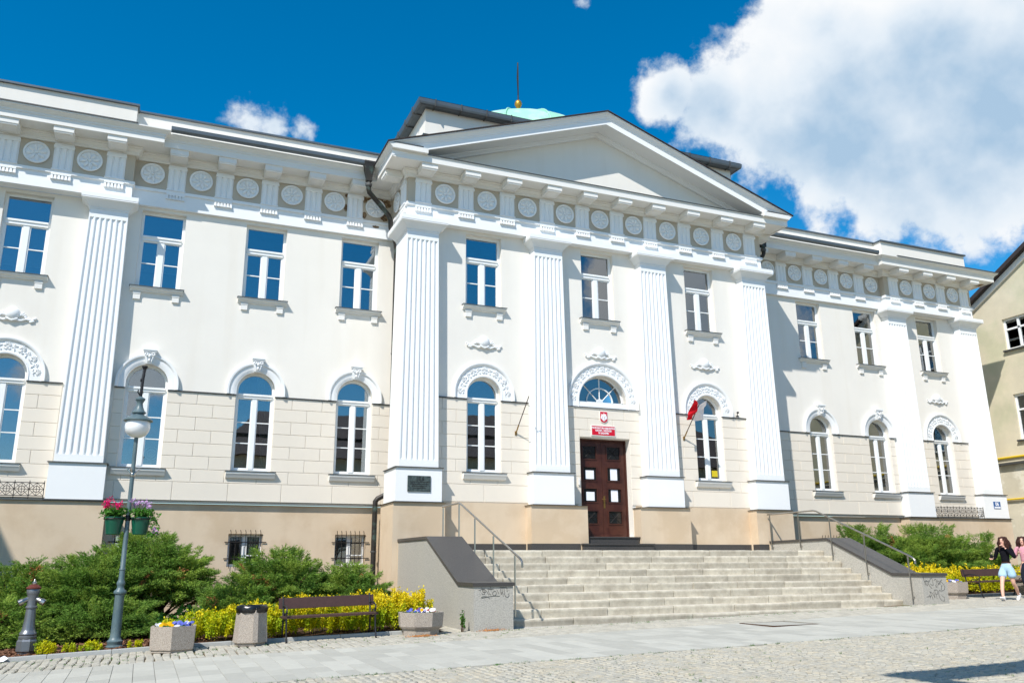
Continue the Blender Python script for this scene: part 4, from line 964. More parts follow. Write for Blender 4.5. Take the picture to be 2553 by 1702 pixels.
for s in (-1, 1):
    dz = 0 if s < 0 else .07
    a, b = mirror(s, (SX, 6.53)); prof = [(-7.87, -.3), (-7.87, .86+dz), (-6.93, .875+dz), (-4.64, 1.905+dz*.5), (-2.12, 1.93), (-2.12, -.3)]
    ck = obj('cheek_wall', MB().loft([[(x, y, z) for y, z in prof] for x in (a, b)]), m_granC, ST)
    top = [(-7.90, .862+dz), (-6.94, .877+dz), (-4.65, 1.907+dz*.5), (-2.10, 1.932)]
    th = .07
    obj('granite_cap', MB().loft([[(a-.03, y, z), (b+.03, y, z), (b+.03, y-.02*(i == 0)*0, z+th), (a-.03, y, z+th)] for i, (y, z) in enumerate(top)]), m_granD, ck)
    # spray-painted tag
    if s < 0:
        strokes = [[(205, 150), (225, 260), (300, 410), (220, 400), (200, 370)], [(110, 280), (200, 240), (270, 220), (330, 270), (400, 370), (430, 440)], [(250, 250), (240, 320), (330, 350), (300, 300), (260, 230)], [(390, 240), (440, 230), (430, 320), (460, 400), (500, 430)],
                   [(480, 130), (510, 220), (510, 320)], [(450, 240), (540, 240), (610, 260)], [(640, 300), (580, 340), (570, 420), (620, 470), (670, 430), (680, 350), (640, 300)], [(710, 260), (740, 340), (770, 410)], [(830, 230), (820, 310), (850, 430), (870, 330)],
                   [(800, 190), (900, 180), (1030, 190)], [(880, 180), (880, 330), (910, 450), (930, 510)], [(940, 180), (950, 330), (970, 470), (1020, 525), (1080, 520), (1110, 450), (1080, 410)], [(1030, 190), (1055, 340)],
                   [(800, 490), (640, 480), (440, 500), (320, 520), (220, 545), (195, 525), (260, 490), (330, 490), (400, 510), (430, 540), (475, 575)], [(130, 385), (140, 385)], [(165, 310), (175, 312)], [(1100, 285), (1110, 288)], [(1000, 580), (1010, 582)]]
        fm = lambda p, q: (-6.53+(p+43)/1293*.855, -7.873, .86-(q-140)/1553*.86)
    else:
        strokes = [[(90, 100), (110, 230), (130, 330)], [(110, 230), (190, 190), (140, 270), (200, 350)], [(200, 200), (190, 330)], [(210, 220), (280, 210), (230, 290), (330, 430)], [(290, 200), (330, 140), (380, 170), (380, 340), (290, 290)],
                   [(430, 190), (500, 170), (510, 350), (490, 400), (450, 330)], [(540, 200), (560, 290), (600, 290), (540, 330)], [(560, 210), (610, 240), (580, 290)], [(640, 220), (620, 290), (610, 310)], [(700, 180), (640, 220), (700, 280), (760, 400), (700, 490), (640, 470), (660, 350), (690, 360)],
                   [(130, 660), (250, 645)], [(210, 600), (250, 645), (230, 700)], [(240, 510), (280, 600), (320, 740)], [(240, 510), (330, 570), (390, 690), (370, 520)], [(400, 470), (430, 580), (460, 720)], [(400, 470), (480, 470), (505, 520), (480, 590), (430, 600)], [(630, 520), (570, 480), (535, 540), (540, 670), (600, 770), (690, 780), (700, 690), (640, 650)], [(625, 610), (630, 640)]]
        fm = lambda p, q: (5.675+(p-40)/805*.855, -7.873, .93-(q-75)/795*.69)
    mb = MB()
    for st in strokes:
        pts = [Vector(fm(*c)) for c in st]; fine = [pts[0]]
        for k in range(len(pts)-1):      # round the corners a little
            p0 = pts[max(k-1, 0)]; p3 = pts[min(k+2, len(pts)-1)]; a1, b1 = pts[k], pts[k+1]
            for t in (.25, .5, .75, 1.0): fine.append(.5*((2*a1)+(b1-p0)*t+(2*p0-5*a1+4*b1-p3)*t*t+(3*a1-p0-3*b1+p3)*t**3))
        mb.tube([tuple(v) for v in fine], .0038, 5)
    obj('spray_tag', mb, m_ink, ck)
# handrails
for s in (-1, 1):
    X = s*5.60
    hr = thing('handrail', 'stainless steel handrail on the cheek wall at the %s' % ('end of the steps by the planted hexagonal tub' if False else ('bronze plaque end of the steps' if s < 0 else 'flag end of the steps')), 'handrail', (0, 0, 0), 0, 'stair handrails')
    pts = [(X, -2.2, 2.82), (X, -4.28, 2.815), (X, -4.4, 2.79), (X, -7.62, 1.45), (X, -7.72, 1.40), (X, -7.80, 1.33), (X, -7.80, 1.24)] if s > 0 else [(X, -3.0, 2.80), (X, -4.28, 2.80), (X, -4.4, 2.775), (X, -7.98, 1.44), (X, -8.1, 1.39), (X, -8.18, 1.32), (X, -8.18, 1.22)]
    obj('rail', MB().tube(pts, .024, 10), m_steel, hr, True)
    for y, z0, z1 in (((-2.3, 1.75, 2.81), (-3.6, 1.75, 2.81), (-4.9, 1.5, 2.58), (-6.15, .95, 2.06), (-7.58, .36, 1.46)) if s > 0 else ((-3.05, 1.75, 2.79), (-4.3, 1.75, 2.79), (-5.42, 1.25, 2.38), (-6.6, .75, 1.93), (-7.80, .25, 1.49))):
        obj('post', MB().tube([(X, y, z0), (X, y, z1-.03)], .019, 8).tube([(X, y, z0+.06), (s*SX, y, z0+.06)], .012, 6).lathe([(.035, 0), (.035, .012)], (0, 0, 0), 10) if False else MB().tube([(X, y, z0), (X, y, z1-.02)], .019, 8).tube([(X, y, z0+.06), (s*(SX-.004), y, z0+.06)], .012, 6), m_steel, hr, True)

# ================================================================ STREET FURNITURE
def lamp():
    x, y = -13.06, -6.95; z = gz(x, y)+.02
    t = thing('street_lamp', 'blue-grey cast iron street lamp with white opal globe and flower pots', 'street lamp', (x, y, z))
    pr = [(.15, 0), (.15, .05), (.125, .07), (.125, .10), (.135, .115), (.135, .14), (.11, .16), (.092, .20), (.086, .3), (.080, .92), (.085, .94), (.105, .955), (.11, .975), (.105, 1.0), (.07, 1.03), (.058, 1.07), (.066, 1.10), (.075, 1.13), (.066, 1.16), (.05, 1.20), (.047, 1.36), (.055, 1.37), (.055, 1.385), (.044, 1.40), (.040, 2.4), (.037, 3.83)]
    obj('pole', MB().lathe(pr, (0, 0, 0), 20), m_lamp, t, True)
    gl = obj('globe', MB().lathe([(.03, 3.80), (.10, 3.815), (.17, 3.86), (.212, 3.93), (.225, 4.0), (.218, 4.08), (.195, 4.14), (.17, 4.16)], (0, 0, 0), 32), m_globe, t, True)
    obj('shade', MB().lathe([(.17, 4.10), (.265, 4.12), (.262, 4.14), (.215, 4.175), (.155, 4.215), (.10, 4.235), (.095, 4.26), (.125, 4.272), (.125, 4.29), (.09, 4.33), (.062, 4.40), (.052, 4.46), (.07, 4.51), (.088, 4.53), (.088, 4.56), (.05, 4.58), (.03, 4.6)], (0, 0, 0), 32), m_lamp, t, True)
    obj('bracket', MB().tube([(0, 0, 4.58), (.005, -.01, 4.9), (.02, 0, 5.17)], .028, 8).lathe([(.03, 5.13), (.058, 5.19), (.05, 5.205)], (.02, 0, 0), 12).tube([(-.02, -.03, 4.62), (-.06, -.05, 4.68), (-.05, -.04, 4.72)], .012, 6).ellipsoid((-.02, -.02, 4.92), .022, .022, .04), m_castiron, t, True)
    hk = MB()
    for a in (.5, 2.5, 4.4): hk.tube([(0, 0, 3.10), (.13*math.cos(a), .13*math.sin(a)*.5, 3.22)], .017, 7)
    obj('flag_holder', hk.lathe([(.046, 3.06), (.05, 3.07), (.05, 3.12), (.046, 3.13)], (0, 0, 0), 12), m_steel, t, True)
    c = MB().lathe([(.045, 2.25), (.05, 2.26), (.05, 2.34), (.045, 2.35)], (0, 0, 0), 12)
    for s in (-1, 1): c.torus((s*.225, 0, 2.28), .178, .011, 24, 6, 'z')
    obj('pot_ring', c, m_castiron, t, True)
    for s, pm, lab, trail in ((-1, m_pink, 'green hanging pot of hot pink geraniums on the street lamp', 0), (1, m_lilac, 'green hanging pot of pale lilac geraniums on the street lamp', 1)):
        p = thing('flower_pot', lab, 'flower pot', (x+s*.225, y, z), 0)
        obj('pot', MB().lathe([(.11, 2.0), (.125, 2.005), (.170, 2.29), (.185, 2.295), (.185, 2.315), (.16, 2.315), (.15, 2.25), (.02, 2.24)], (0, 0, 0), 24), m_pot, p, True)
        R = np.random.default_rng(3+trail); n = 420
        th = R.uniform(0, 2*PI, n); ph = np.abs(R.normal(0, .55, n)); r = R.uniform(.08, .25, n)
        c = np.stack([r*np.sin(ph+.4)*np.cos(th)*1.15, r*np.sin(ph+.4)*np.sin(th)*1.1, 2.30+r*np.cos(ph)*.85-.03], 1)
        if trail: 
            k = R.integers(0, n, 130); c[k] = np.stack([R.uniform(.14, .34, 130), R.uniform(-.2, .1, 130), 2.38-R.uniform(0, .42, 130)**1.0], 1)
        leaves('foliage', c, .032, m_grn, p, R)
        nb = 9
        for i in range(nb):
            if trail and i > 6: bx, by, bz = R.uniform(.2, .33), -.1, 2.05+R.uniform(0, .2)
            else: bx, by, bz = R.uniform(-.24, .24), R.uniform(-.2, .12), 2.50+R.uniform(0, .13)
            q = R.normal(0, .028, (26, 3))+np.array([bx, by, bz]); leaves('blossom', q, .019, pm, p, R)
            obj('stem', MB().tube([(bx*.5, by*.5, 2.32), (bx*.9, by*.9, bz-.02), (bx, by, bz)], .004, 5), m_grn, p)
def leaves(name, C, size, mt, parent, R, up=.3, aspect=.62, label=None, kind=None):
    """one small folded two-triangle leaf at each centre"""
    C = np.asarray(C, float); n = len(C); d = R.normal(0, 1, (n, 3)); d[:, 2] += up; d /= np.linalg.norm(d, axis=1)[:, None]
    e = R.normal(0, 1, (n, 3)); e -= d*(e*d).sum(1)[:, None]; e /= np.linalg.norm(e, axis=1)[:, None]; f = np.cross(d, e)
    s = size*R.uniform(.7, 1.3, n)[:, None]
    V = np.stack([C-d*s, C+e*s*aspect+f*s*.18, C+d*s, C-e*s*aspect+f*s*.18], 1).reshape(-1, 3)
    i = np.arange(n)*4; F = np.concatenate([np.stack([i, i+1, i+2], 1), np.stack([i, i+2, i+3], 1)])
    o = arr_obj(name, V, F, mt, parent)
    if kind: o['kind'] = kind
    return o
lamp()
def hydrant():
    x, y = -14.46, -6.9; t = thing('fire_hydrant', 'dark metallic pillar hydrant with rusty cap at the kerb', 'hydrant', (x, y, gz(x, y)+.0))
    obj('base', MB().lathe([(.13, 0), (.14, .08), (.165, .10), (.165, .26), (.14, .30)], (0, 0, 0), 8, PI/8), m_hyd, t)
    mb = MB(); lo = []
    for r, z in ((.14, .30), (.145, .335), (.125, .35), (.14, .375), (.135, .40), (.115, .42), (.105, .46), (.092, .55), (.083, .68), (.078, .80)):
        lo.append([((r*(1-.035*(1 if k % 3 == 0 and .42 < z < .8 else 0)))*math.cos(2*PI*k/36), (r*(1-.035*(1 if k % 3 == 0 and .42 < z < .8 else 0)))*math.sin(2*PI*k/36), z) for k in range(36)])
    mb.loft(lo).lathe([(.085, .80), (.098, .81), (.098, .835), (.08, .85), (.078, .93), (.088, 1.02), (.1, 1.05), (.105, 1.06), (.105, 1.12), (.1, 1.13)], (0, 0, 0), 24)
    obj('body', mb, m_hyd, t, True)
    for s in (-1, 1): obj('nozzle', MB().tube([(s*.05, -.01, .97), (s*.13, -.03, .93), (s*.145, -.035, .922)], [.042, .042, .05], 12).tube([(s*.145, -.035, .922), (s*.20, -.05, .89), (s*.205, -.051, .887)], [.055, .055, .04], 12), m_steel, t, True)
    obj('cap', MB().lathe([(.108, 1.13), (.122, 1.135), (.122, 1.155), (.105, 1.165), (.07, 1.20), (.045, 1.21)], (0, 0, 0), 24), m_rust, t, True)
    obj('spindle', MB().lathe([(.04, 1.21), (.045, 1.235), (.025, 1.25), (.012, 1.29), (.005, 1.30)], (0, 0, 0), 12), m_steel, t, True)
hydrant()
def pansies(x, y, z, r, seed, mix, label):
    t = thing('pansies', label, 'flowers', (x, y, z)); R = np.random.default_rng(seed)
    n = 420; a = R.uniform(0, 2*PI, n); rr = r*np.sqrt(R.uniform(0, 1, n)); leaves('foliage', np.stack([rr*np.cos(a), rr*np.sin(a), R.uniform(-.03, .055, n)], 1), .026, m_grn, t, R)
    for mt, cnt, cx in mix:
        for _ in range(cnt):
            a = R.uniform(0, 2*PI); rr = r*.92*math.sqrt(R.uniform(0, 1)); px = rr*math.cos(a); py = rr*math.sin(a)
            if cx: px = np.clip(px*.6+cx*r*.5, -r, r)
            h = .055+R.uniform(0, .06); nrm = Vector((R.normal(0, .35), -.7+R.normal(0, .3), .6)).normalized(); q = nrm.to_track_quat('Z', 'Y').to_matrix().to_4x4(); mb = MB()
            for k in range(5):
                b = 2*PI*k/5+PI/2; c = Vector((.018*math.cos(b), .018*math.sin(b), .002*k)); pts = [q @ Vector((c.x+.019*math.cos(2*PI*j/7), c.y+.019*math.sin(2*PI*j/7), c.z)) + Vector((px, py, h)) for j in range(7)]; mb.poly(pts)
            obj('blossom', mb, mt, t, fix=False)
def tub(x, y, n, R0, R1, h, rot, label, rec=0.0, foot=0.0):
    z = gz(x, y); t = thing('concrete_planter', label, 'planter', (x, y, z), rot)
    b = MB()
    if foot: b.lathe([(R0*.82, -.02), (R0*.86, foot)], (0, 0, 0), n); b.lathe([(R0*.93, foot), (R0, foot+.04), (R1, h), (R1*.87, h), (R1*.85, h-.09)], (0, 0, 0), n)
    else: b.lathe([(R0*.93, .0), (R0*.93, .03), (R0, .045), (R1, h), (R1*.86, h), (R1*.84, h-.09)], (0, 0, 0), n)
    obj('tub', b, m_expo, t); obj('soil', MB().lathe([(R1*.83, h-.07), (.02, h-.05)], (0, 0, 0), n), m_soil, t); return z+h-.06
z1 = tub(-12.13, -8.02, 6, .40, .415, .42, math.radians(-95), 'hexagonal washed concrete planter of yellow and blue pansies beside the lamp')
pansies(-12.13, -8.02, z1, .31, 5, [(m_yflow, 11, -.8), (m_wflow, 8, 0), (m_bflow, 22, .8)], 'yellow, white and blue pansies in the hexagonal planter')
z1 = tub(-7.62, -7.82, 8, .44, .46, .42, .22, 'octagonal washed concrete planter with recessed foot beside the tagged cheek wall', foot=.12)
pansies(-7.62, -7.82, z1, .36, 6, [(m_bflow, 14, -.5), (m_wflow, 22, .4), (m_rflow, 5, .5), (m_yflow, 3, -.2)], 'mostly white and mauve pansies in the octagonal planter by the steps')
z1 = tub(8.42, -6.35, 8, .46, .48, .45, .3, 'octagonal washed concrete planter beside the slatted bench near the walking people', foot=.13)
pansies(8.42, -6.35, z1, .38, 8, [(m_wflow, 14, -.6), (m_bflow, 14, .2), (m_yflow, 8, .7)], 'white, violet and yellow pansies in the planter next to the far bench')
z1 = tub(11.75, -6.3, 8, .46, .48, .55, .3, 'plain concrete tub half hidden behind the walking people', foot=.13)
def bin_():
    x, y = -10.82, -7.83; t = thing('litter_bin', 'hexagonal washed concrete litter bin lined with a black bag', 'litter bin', (x, y, gz(x, y)), math.radians(-80))
    mb = MB().lathe([(.27, .0), (.27, .04), (.31, .055), (.265, .65), (.23, .65), (.23, .3)], (0, 0, 0), 6); obj('shell', mb, m_expo, t)
    lo = []
    R = random.Random(4)
    for r, z in ((.262, .56), (.28, .58), (.285, .63), (.28, .67), (.255, .69), (.23, .675), (.22, .56)):
        lo.append([((r+R.uniform(-.008, .008))*math.cos(2*PI*k/24)*(1-.06*math.cos(6*PI*k/12)**2), (r+R.uniform(-.008, .008))*math.sin(2*PI*k/24), z+R.uniform(-.008, .008)) for k in range(24)])
    obj('liner', MB().loft(lo, cap=False), m_bag, t, True)
    obj('corner_strip', MB().box(.3, .34, -.045, .045, .02, .5) if False else MB().loft([[(.29, -.045, .06), (.318, -.045, .06), (.318, .045, .06), (.29, .045, .06)], [(.25, -.04, .56), (.275, -.04, .56), (.275, .04, .56), (.25, .04, .56)]]), m_expo, t)
bin_()
def bench(x, y, rz, L, label):
    z = gz(x, y); t = thing('bench', label, 'bench', (x, y, z), rz); t.rotation_euler = (0, -math.atan((gz(x+.8, y)-gz(x-.8, y))/1.6), rz)
    h = L/2
    bk = MB().cbox(-h-.05, h+.05, -.014, .014, 0, .20, .004); bk.xform(Matrix.Translation((0, .215, .575)) @ Matrix.Rotation(-.2, 4, 'X')); obj('back_board', bk, m_wood, t)
    for k in range(3): obj('seat_slat', MB().cbox(-h-.03, h+.03, -.24+k*.145, -.115+k*.145, .415, .455, .006), m_wood, t)
    for s in (-1, 1):
        xx = s*(h-.03)
        mb = MB().tube([(xx, -.24, .41), (xx, -.25, .2), (xx, -.30, .02), (xx, -.33, .0)], [.018, .016, .016, .022], 8).tube([(xx, .16, .41), (xx, .2, .2), (xx, .27, .02), (xx, .30, .0)], [.018, .016, .016, .022], 8)
        mb.tube([(xx, -.24, .40), (xx, -.0, .375), (xx, .17, .40)], .018, 8).tube([(xx, .15, .40), (xx, .205, .6), (xx, .255, .80)], .017, 8)
        obj('cast_end', mb, m_castiron, t, True)
        ar = MB().tube([(xx, .20, .62), (xx, .05, .64), (xx, -.14, .63), (xx, -.25, .60), (xx, -.29, .54), (xx, -.26, .48), (xx, -.22, .50), (xx, -.23, .54)], .014, 7).tube([(xx, -.2, .42), (xx, -.12, .50), (xx, -.02, .50), (xx, .04, .44)], .011, 6)
        obj('armrest', ar, m_castiron, t, True)
bench(-9.36, -7.62, 0, 1.72, 'brown wooden bench with black cast iron ends beside the litter bin')
bench(10.15, -6.45, 0, 2.05, 'brown wooden bench with black iron ends behind the walking people')

# ================================================================ PLANTS
def juniper(name, label, lobes, seed, dens=1.0, brown=6, cat='shrub'):
    """lobes: (cx, cy, rx, ry, h). arching branches whose outer halves carry feathery plumes"""
    R = np.random.default_rng(seed); cx0, cy0 = lobes[0][0], lobes[0][1]; zb = gz(cx0, cy0)+.03
    t = thing(name, label, cat, (cx0, cy0, zb)); NV = []; NB = []; wood = MB()
    for lb in lobes:
        cx, cy, rx, ry, h = lb[:5]; z0 = lb[5] if len(lb) > 5 else 0.0
        nb = int(125*dens*max(.5, rx*ry*h**.5)); cx -= cx0; cy -= cy0
        for b in range(nb):
            az = R.uniform(0, 2*PI); el = math.asin(R.uniform(.02, 1)**.9); k = R.uniform(.62, 1.0) if R.random() < .4 else R.uniform(.88, 1.04)
            tip = np.array([cx+rx*k*math.cos(el)*math.cos(az), cy+ry*k*math.cos(el)*math.sin(az), max(.1, min(h*1.02, z0+(h-z0)*(math.floor(k*math.sin(el)*5.5+R.uniform(0, .6))/5.5)+R.normal(0, .03)))])
            s0 = np.array([cx+R.normal(0, .12)*rx, cy+R.normal(0, .12)*ry, .05]); out = np.array([math.cos(az), math.sin(az), 0.])
            lean = R.uniform(.12, .3)
            mid = (s0*.35+tip*.65)+np.array([0, 0, (.10+.25*(1-math.sin(el)))*h*R.uniform(.2, 1)]); 
            # plume points along the outer part of the curve
            n = 66; u = R.uniform(.35, 1.0, n)**.75
            P = ((1-u)**2)[:, None]*s0+(2*u*(1-u))[:, None]*mid+(u**2)[:, None]*tip
            T = (2*(1-u))[:, None]*(mid-s0)+(2*u)[:, None]*(tip-mid); T /= np.linalg.norm(T, axis=1)[:, None]
            T = T*.45+out*.75+np.array([0, 0, .10]); T /= np.linalg.norm(T, axis=1)[:, None]
            side = np.cross(T, [0, 0, 1.]); side /= np.linalg.norm(side, axis=1)[:, None]+1e-6
            w = (1.1-u)*.40+.02; off = R.uniform(-1, 1, n)
            P = P+side*(off*w)[:, None]+np.array([0, 0, 1.])*(R.normal(0, .022, n)-.16*np.abs(off)*w*2)[:, None]
            Dv = T*.8+side*(off*.8)[:, None]+R.normal(0, .22, (n, 3)); Dv /= np.linalg.norm(Dv, axis=1)[:, None]
            (NB if (brown and R.random() < .012*brown/6) else NV).append((P, Dv))
            if b % 6 == 0: wood.tube([tuple(s0), tuple(.25*s0+.5*mid+.25*tip), tuple(mid*.4+tip*.6)], [.03, .018, .008], 5)
    def needles(nm, lst, mt):
        P = np.concatenate([a for a, _ in lst]); Dv = np.concatenate([b for _, b in lst]); m = 9; n = len(P)
        P = np.repeat(P, m, 0); D0 = np.repeat(Dv, m, 0); f = np.tile(np.linspace(0, .1, m), n)
        D = D0+R.normal(0, .5, P.shape); D /= np.linalg.norm(D, axis=1)[:, None]
        e = np.cross(D, R.normal(0, 1, P.shape)); e /= np.linalg.norm(e, axis=1)[:, None]+1e-6
        L = R.uniform(.03, .066, len(P))[:, None]; w = R.uniform(.005, .009, len(P))[:, None]; base = P+D0*f[:, None]
        V = np.stack([base-e*w, base+e*w, base+D*L], 1).reshape(-1, 3); F = np.arange(len(V)).reshape(-1, 3)
        arr_obj(nm, V, F, mt, t)
    needles('crown', NV, m_jun)
    if NB: needles('withered_sprays', NB, m_junb)
    obj('stems', wood, m_bark, t)['kind'] = 'stuff'; return t
juniper('juniper', 'big spreading dark green juniper rising behind the lamp post', [(-12.6, -3.2, 1.55, 1.3, 2.2, .75), (-13.6, -4.1, 1.5, 1.2, 1.75), (-14.9, -3.6, 1.5, 1.3, 1.55), (-13.2, -5.0, 1.1, .8, .8)], 31, 1.0)
juniper('juniper', 'low spreading green juniper behind the hydrant', [(-16.4, -4.0, 1.6, 1.6, 1.2), (-15.2, -5.0, 1.4, .9, 1.0)], 32, 1.0)
juniper('juniper', 'layered green juniper with a brown dead patch behind the bench', [(-9.8, -4.1, 1.4, 1.2, 1.78, .3), (-8.3, -4.2, 1.15, 1.0, 1.4, .2), (-10.8, -4.8, 1.0, .9, 1.15)], 33, 1.0, 14)
juniper('juniper', 'green juniper overhanging the cheek wall beyond the steps', [(8.6, -3.2, 1.9, 1.4, 2.28), (7.6, -3.4, 1.0, 1.1, 1.7)], 34, .8)
juniper('juniper', 'broad dark juniper behind the walking people', [(11.3, -3.3, 2.2, 1.5, 2.28), (13.2, -3.4, 1.5, 1.2, 2.0), (10.0, -3.6, 1.3, 1.1, 1.9)], 35, .75)
def leafy(name, label, boxes, seed, n, size, mts, cat='shrub', group=None, parentloc=None):
    R = np.random.default_rng(seed); x0, y0 = boxes[0][0], boxes[0][1]; zb = gz(x0, y0)+.02; t = thing(name, label, cat, (x0, y0, zb), 0, group)
    pts = []; wood = MB()
    vol = [b[2]*b[3] for b in boxes]; tot = sum(vol)
    for (cx, cy, rx, ry, h), v in zip(boxes, vol):
        m = int(n*v/tot); nst = max(16, int(rx*ry*150)); q = 0
        for s_ in range(nst):
            a = R.uniform(0, 2*PI); r = math.sqrt(R.uniform(0, 1)); bx, by = cx-x0+rx*r*math.cos(a), cy-y0+ry*r*math.sin(a); hh = h*(1-.4*r**3)*R.uniform(.80, 1.08)
            sp_ = min(.06, rx*.18); tx, ty = bx+R.normal(0, sp_)+.1*rx*r*math.cos(a), by+R.normal(0, sp_)+.1*rx*r*math.sin(a); k = max(4, m//nst)
            u = R.uniform(.12, 1, k)**.75
            P = np.stack([bx+(tx-bx)*u, by+(ty-by)*u, hh*u], 1)+R.normal(0, min(.028, rx*.09), (k, 3)); pts.append(P)
            if s_ % 3 == 0: wood.tube([(bx, by, -.02), (tx, ty, hh*.9)], [.006, .003], 4)
    P = np.concatenate(pts); P[:, 2] = np.maximum(P[:, 2], .01); hm = max(b[4] for b in boxes)
    top = P[:, 2] > hm*.66+R.normal(0, .12*hm, len(P)) if hm > .45 else np.zeros(len(P), bool)
    leaves('crown', P[~top], size, mts[0], t, R, .5, kind='stuff')
    if top.any(): leaves('young_tips', P[top], size, mts[1], t, R, .8, kind='stuff')
    obj('stems', wood, m_bark, t)['kind'] = 'stuff'; return t
leafy('golden_spirea', 'golden leaved low hedge behind the bench and the litter bin', [(-9.4, -6.65, 1.0, .62, .74), (-10.6, -6.7, .8, .6, .62), (-8.2, -6.6, .9, .6, .82), (-11.55, -6.85, .65, .45, .5), (-7.5, -6.5, .55, .6, .82)], 41, 52000, .023, (m_yel, m_yelo))
leafy('golden_spirea', 'golden leaved hedge behind the far bench and planter', [(10.2, -5.1, 1.3, .6, .82), (8.6, -5.2, 1.0, .6, .88), (12.2, -5.1, 1.3, .6, .82)], 42, 24000, .03, (m_yel, m_yelo))
for i, (x, r, lab) in enumerate(((-14.98, .2, 'tiny golden bush at the kerb on the hydrant\'s far side'), (-14.15, .2, 'tiny golden bush at the kerb just beside the hydrant'), (-13.75, .145, 'tiny golden bush at the kerb midway between hydrant and lamp'), (-13.4, .155, 'tiny golden bush at the kerb just beside the lamp base'), (-12.72, .13, 'tiny golden bush between the lamp base and the hexagonal planter'))):
    leafy('golden_bush', lab, [(x, -7.25, r, r*.75, r*1.2)], 50+i, 1300, .015, (m_yel, m_yel), 'bush', 'small golden bushes along the kerb')
leafy('leafy_perennial', 'bright green leafy perennial between juniper and golden hedge', [(-12.05, -6.6, .42, .34, .42), (-11.85, -6.0, .4, .4, .62)], 60, 700, .05, (m_grn, m_grn), 'plant')
w = leafy('weed', 'spindly green weed growing at the foot of the tagged cheek wall', [(-6.72, -7.75, .04, .04, .42)], 61, 60, .03, (m_grn, m_grn), 'weed')
# bark mulch
R = np.random.default_rng(70); n = 5200
c = np.stack([R.uniform(-16, -11.5, n), R.uniform(-7.44, -5.6, n)], 1); ang = R.uniform(0, PI, n); l = R.uniform(.02, .055, n); wd = R.uniform(.006, .016, n)
z = g(c[:, 0], c[:, 1])+.035+R.uniform(0, .02, n); ca, sa = np.cos(ang), np.sin(ang); tl = R.normal(0, .012, (n, 4))
V = np.stack([np.stack([c[:, 0]+ca*l*a-sa*wd*b, c[:, 1]+sa*l*a+ca*wd*b, z+tl[:, k]], 1) for k, (a, b) in enumerate(((-1, -1), (1, -1), (1, 1), (-1, 1)))], 1).reshape(-1, 3)
tag(arr_obj('bark_mulch', V, np.arange(4*n).reshape(-1, 4), m_chip), 'reddish brown bark mulch chips around the lamp base', 'mulch', kind='stuff')
# litter
pp = obj('paper_scrap', MB().poly([(-.07, 0, 0), (.03, -.06, .01), (.09, .0, .05), (.02, .07, .09), (-.04, .06, .06)]), m_paper, loc=(-14.72, -7.62, gz(-14.7, -7.6)+.01)); tag(pp, 'crumpled white paper scrap lying against the kerb', 'litter')
def dry_needles(x, y, seed, lab):
    R = np.random.default_rng(seed); n = 260; cx = x+R.normal(0, .13, n); cy = y+R.normal(0, .04, n); zz = g(cx, cy)+.005+np.abs(R.normal(0, .012, n)); a = R.uniform(0, PI, n); l = .02
    V = np.stack([np.stack([cx-np.cos(a)*l, cy-np.sin(a)*l, zz], 1), np.stack([cx+np.cos(a)*l, cy+np.sin(a)*l, zz], 1), np.stack([cx+.004, cy+.004, zz+.012], 1)], 1).reshape(-1, 3)
    tag(arr_obj('dry_needles', V, np.arange(3*n).reshape(-1, 3), m_junb), lab, 'litter', kind='stuff')
dry_needles(-6.15, -7.93, 1, 'orange dry needles swept against the tagged cheek wall'); dry_needles(-7.75, -8.3, 2, 'orange dry needles at the foot of the octagonal planter')

